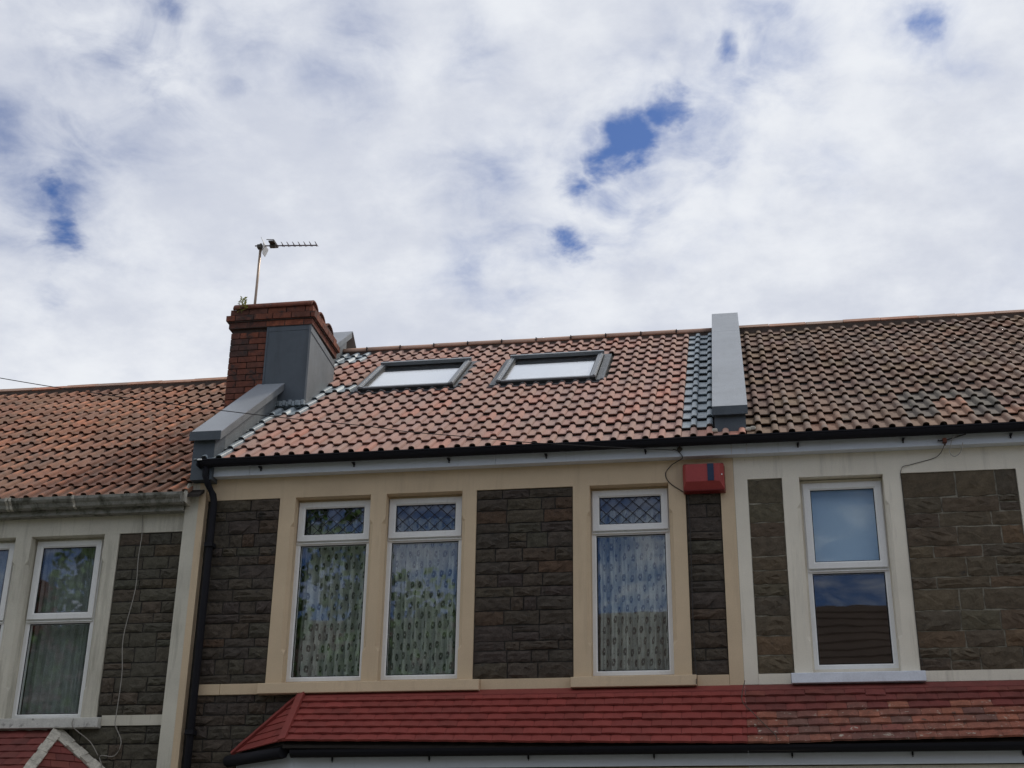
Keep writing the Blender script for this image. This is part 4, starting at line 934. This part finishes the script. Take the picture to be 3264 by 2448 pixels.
# alarm box
ax0, ax1, az0, az1 = -.455, -.068, 5.638, 5.905
ab = empty('alarm_box', (-.26, 12.14, az0), 'red burglar alarm box with a dark blue strip under the white fascia', 'alarm box')
b = MB(); b.hexa([(ax0, 12.148, az0), (ax1, 12.148, az0), (ax1, 12.148, az1), (ax0, 12.148, az1), (ax0+.012, 12.06, az0+.004), (ax1-.012, 12.06, az0+.004), (ax1-.012, 12.06, az1), (ax0+.012, 12.06, az1)]); bevel(b.build('back_box', 'alarm_dk', ab), .006)
b = MB(); b.hexa([(ax0+.004, 12.0595, az0+.012), (ax1-.006, 12.0595, az0+.012), (ax1-.006, 12.0595, az1-.012), (ax0+.004, 12.0595, az1-.012), (ax0+.032, 12.012, az0+.078), (ax1-.05, 12.012, az0+.078), (ax1-.05, 12.012, az1-.02), (ax0+.032, 12.012, az1-.02)]); bevel(b.build('cover', 'alarm', ab), .004)
MB().box(-.225, -.168, 12.006, 12.0115, az0+.082, az1-.021).build('strobe_strip', 'alarm_blue', ab)
MB().box(ax1-.035, ax1-.024, 12.02, 12.03, 5.775, 5.785).build('screw', 'upvc', ab)

def cable(name, runs, r, mat, label, cat='cable'):
    mb = MB()
    for pts in runs:
        P = [Vector(p) for p in pts]; sm = []
        for i in range(len(P)-1):       # catmull-rom smoothing
            p0 = P[max(0, i-1)]; p1 = P[i]; p2 = P[i+1]; p3 = P[min(len(P)-1, i+2)]
            for k in range(5):
                t = k/5; sm.append(.5*((2*p1)+(p2-p0)*t+(2*p0-5*p1+4*p2-p3)*t*t+(3*p1-p0-3*p2+p3)*t**3))
        sm.append(P[-1]); mb.tube(sm, r, 5)
    return tag(mb.build(name, mat), label, cat)
cable('overhead_cable', [[(-.527, 12.0, 6.026), (-.965, 11.9, 6.032), (-1.782, 11.8, 6.082), (-2.374, 11.7, 6.131), (-2.948, 11.6, 6.175), (-3.314, 11.5, 6.210), (-4.103, 11.4, 6.296), (-5.094, 11.3, 6.435), (-5.958, 11.2, 6.57), (-6.839, 11.1, 6.725), (-9, 10.85, 7.15), (-14.0, 10.3, 8.2)]], .0042, 'cable', 'long black overhead cable sagging across the roofs from the upper left to the fascia')
cable('alarm_cable', [[(-.53, 12.02, 6.04), (-.49, 12.03, 6.026), (-.446, 12.04, 5.965), (-.50, 12.08, 5.94), (-.56, 12.13, 5.92), (-.612, 12.142, 5.847), (-.575, 12.142, 5.754), (-.435, 12.142, 5.642), (-.410, 12.142, 5.535), (-.408, 12.142, 5.0), (-.412, 12.14, 4.35), (-.402, 12.13, 3.98), (-.402, 12.06, 3.93), (-.402, 12.06, 3.89)]], .0042, 'cable', 'thin dark cable looping out beside the red alarm box and down the stone strip')
cable('pale_cable', [[(-5.714, 12.13, 5.74), (-5.714, 12.14, 5.647), (-5.695, 12.14, 5.443), (-5.703, 12.14, 5.212), (-5.69, 12.13, 4.897), (-5.751, 12.13, 4.446), (-5.722, 12.13, 4.133), (-5.719, 12.13, 3.956), (-5.722, 12.12, 3.699), (-5.717, 12.12, 3.619), (-5.641, 12.12, 3.469), (-5.692, 12.12, 3.345), (-5.83, 12.12, 3.346), (-5.79, 12.11, 3.23), (-5.78, 12.11, 3.0)], [(-6.111, 12.07, 3.68), (-6.105, 12.07, 3.60), (-5.942, 12.11, 3.475), (-5.851, 12.12, 3.351)]], .0045, 'cable_pale', 'thin pale cable hanging down the dark stone of the left house')
cable('roof_wire', [[(.012, 11.99, 3.9), (-.02, 11.9, 3.72), (.06, 11.8, 3.60), (.18, 11.68, 3.45), (.235, 11.60, 3.38), (.24, 11.58, 3.32)]], .0035, 'plastic_brown', 'thin rusty wire trailing down the red bay roof')
cable('wire_loop', [[(2.045, 12.03, 6.06), (1.961, 12.0, 6.026), (1.925, 12.0, 5.93), (1.918, 12.0, 5.885), (1.953, 12.0, 5.848), (2.008, 12.0, 5.885), (2.040, 12.01, 5.978)]], .004, 'cable_pale', 'loose pale loop of wire hanging below the fascia of the right house')
bk = empty('hook_bracket', (1.87, 12.04, 6.01), 'rusty hook bracket with a black rod on the right house fascia', 'bracket')
MB().tube([(1.838, 12.02, 6.008), (1.90, 12.02, 6.012), (2.078, 12.01, 6.060)], .006, 6).build('rod', 'cable', bk)
MB().box(1.872, 1.905, 12.005, 12.044, 5.99, 6.030).tube([(1.888, 12.02, 6.0), (1.886, 12.02, 5.965)], .008, 6).build('hook', 'brick', bk)
MB().tube([(1.835, 12.02, 6.005), (1.835, 12.02, 6.02)], .008, 6).build('eyelet', 'cable', bk)
cable('slack_wire', [[(1.884, 12.04, 5.97), (1.82, 12.14, 5.90), (1.60, 12.142, 5.84), (1.50, 12.142, 5.79), (1.497, 12.142, 5.5), (1.495, 12.142, 4.3), (1.515, 12.135, 4.02)]], .003, 'cable', 'very thin dark wire running from the hook bracket down beside the large stone panel')

# =================================================================== ACROSS THE STREET (seen in the window reflections)
for i in range(6):
    x0 = -17+5.1*i; h = empty('house_across', (x0+2.5, -2.2, 0), 'house across the street, only a dark reflection in the windows, %s in its row' % ('one', 'two', 'three', 'four', 'five', 'six')[i], 'house', 'houses across the street')
    MB().box(x0+.005, x0+5.095, -9.9, -2.2, 0, 6.0).build('wall', 'stone_right', h)
    MB().prism([q for k_ in range(14) for q in ((-1.9-4.15*k_/14, 5.95+3.1*k_/14+.05), (-1.9-4.15*(k_+1)/14, 5.95+3.1*(k_+1)/14+.01))]+[(-6.05, 9.03), (-10.1, 5.95)], x0, x0+5.1, 'x').build('roof', 'slate', h)
    for (a, b, c, d) in ((.7, 1.45, 4, 5.7), (1.6, 2.35, 4, 5.7), (3.5, 4.2, 4, 5.7), (.7, 2.35, 1.2, 2.8)):
        f = MB().box(x0+a, x0+b, -2.19, -2.15, c, d).build('window', 'upvc', h); MB().box(x0+a+.08, x0+b-.08, -2.149, -2.14, c+.08, d-.08).build('pane', 'alarm_blue', f)
    MB().box(x0+3.4, x0+4.3, -2.19, -2.15, 0, 2.1).build('door', 'red_dark', h)
    MB().box(x0+.0, x0+5.09, -2.14, -1.88, 5.82, 5.949).build('fascia_board', 'fascia', h)
    if i == 0: MB().box(x0-.45, x0+.45, -6.5, -5.4, 8.0, 10.1).build('chimney', 'brick', h)
tr = empty('street_tree', (-9.4, 1.6, 0), 'leafy green street tree, seen only as a reflection in the left hand windows', 'tree')
MB().tube([(-9.4, 1.6, 0), (-9.35, 1.6, 2), (-9.5, 1.5, 4), (-9.3, 1.6, 7)], [.22, .17, .13, .05], 8).tube([(-9.4, 1.6, 3.2), (-8.0, 1.9, 5.4), (-7.0, 1.9, 6.9)], [.1, .06, .03], 6).tube([(-9.4, 1.6, 3.4), (-11.0, 1.2, 5.5), (-12, 1.0, 7)], [.1, .06, .03], 6).build('trunk', 'bark', tr)
lf = MB(); rr = random.Random(11)
clumps = []
for i in range(105):
    a = rr.uniform(0, 6.28); b = math.acos(rr.uniform(-.8, 1)); q = rr.uniform(.45, 1)**.6
    clumps.append((Vector((-8.6+4.2*q*math.sin(b)*math.cos(a), 1.6+2.4*q*math.sin(b)*math.sin(a), 5.6+4.2*q*math.cos(b))), rr.uniform(.4, .8)))
for c, rad in clumps:
    for k in range(130):
        d = Vector((rr.gauss(0, 1), rr.gauss(0, 1), rr.gauss(0, 1))).normalized()*rad*rr.uniform(.3, 1)**.5; p = c+d
        n_ = Vector((rr.gauss(0, 1), rr.gauss(0, 1), rr.gauss(0, 1)+.6)).normalized(); e1 = n_.orthogonal().normalized()*rr.uniform(.06, .12); e2 = n_.cross(e1)*.7
        lf.add([p-e1, p+e2, p+e1, p-e2], [(0, 1, 2, 3)])
lf.build('crown', 'leaf', tr, recalc=False)
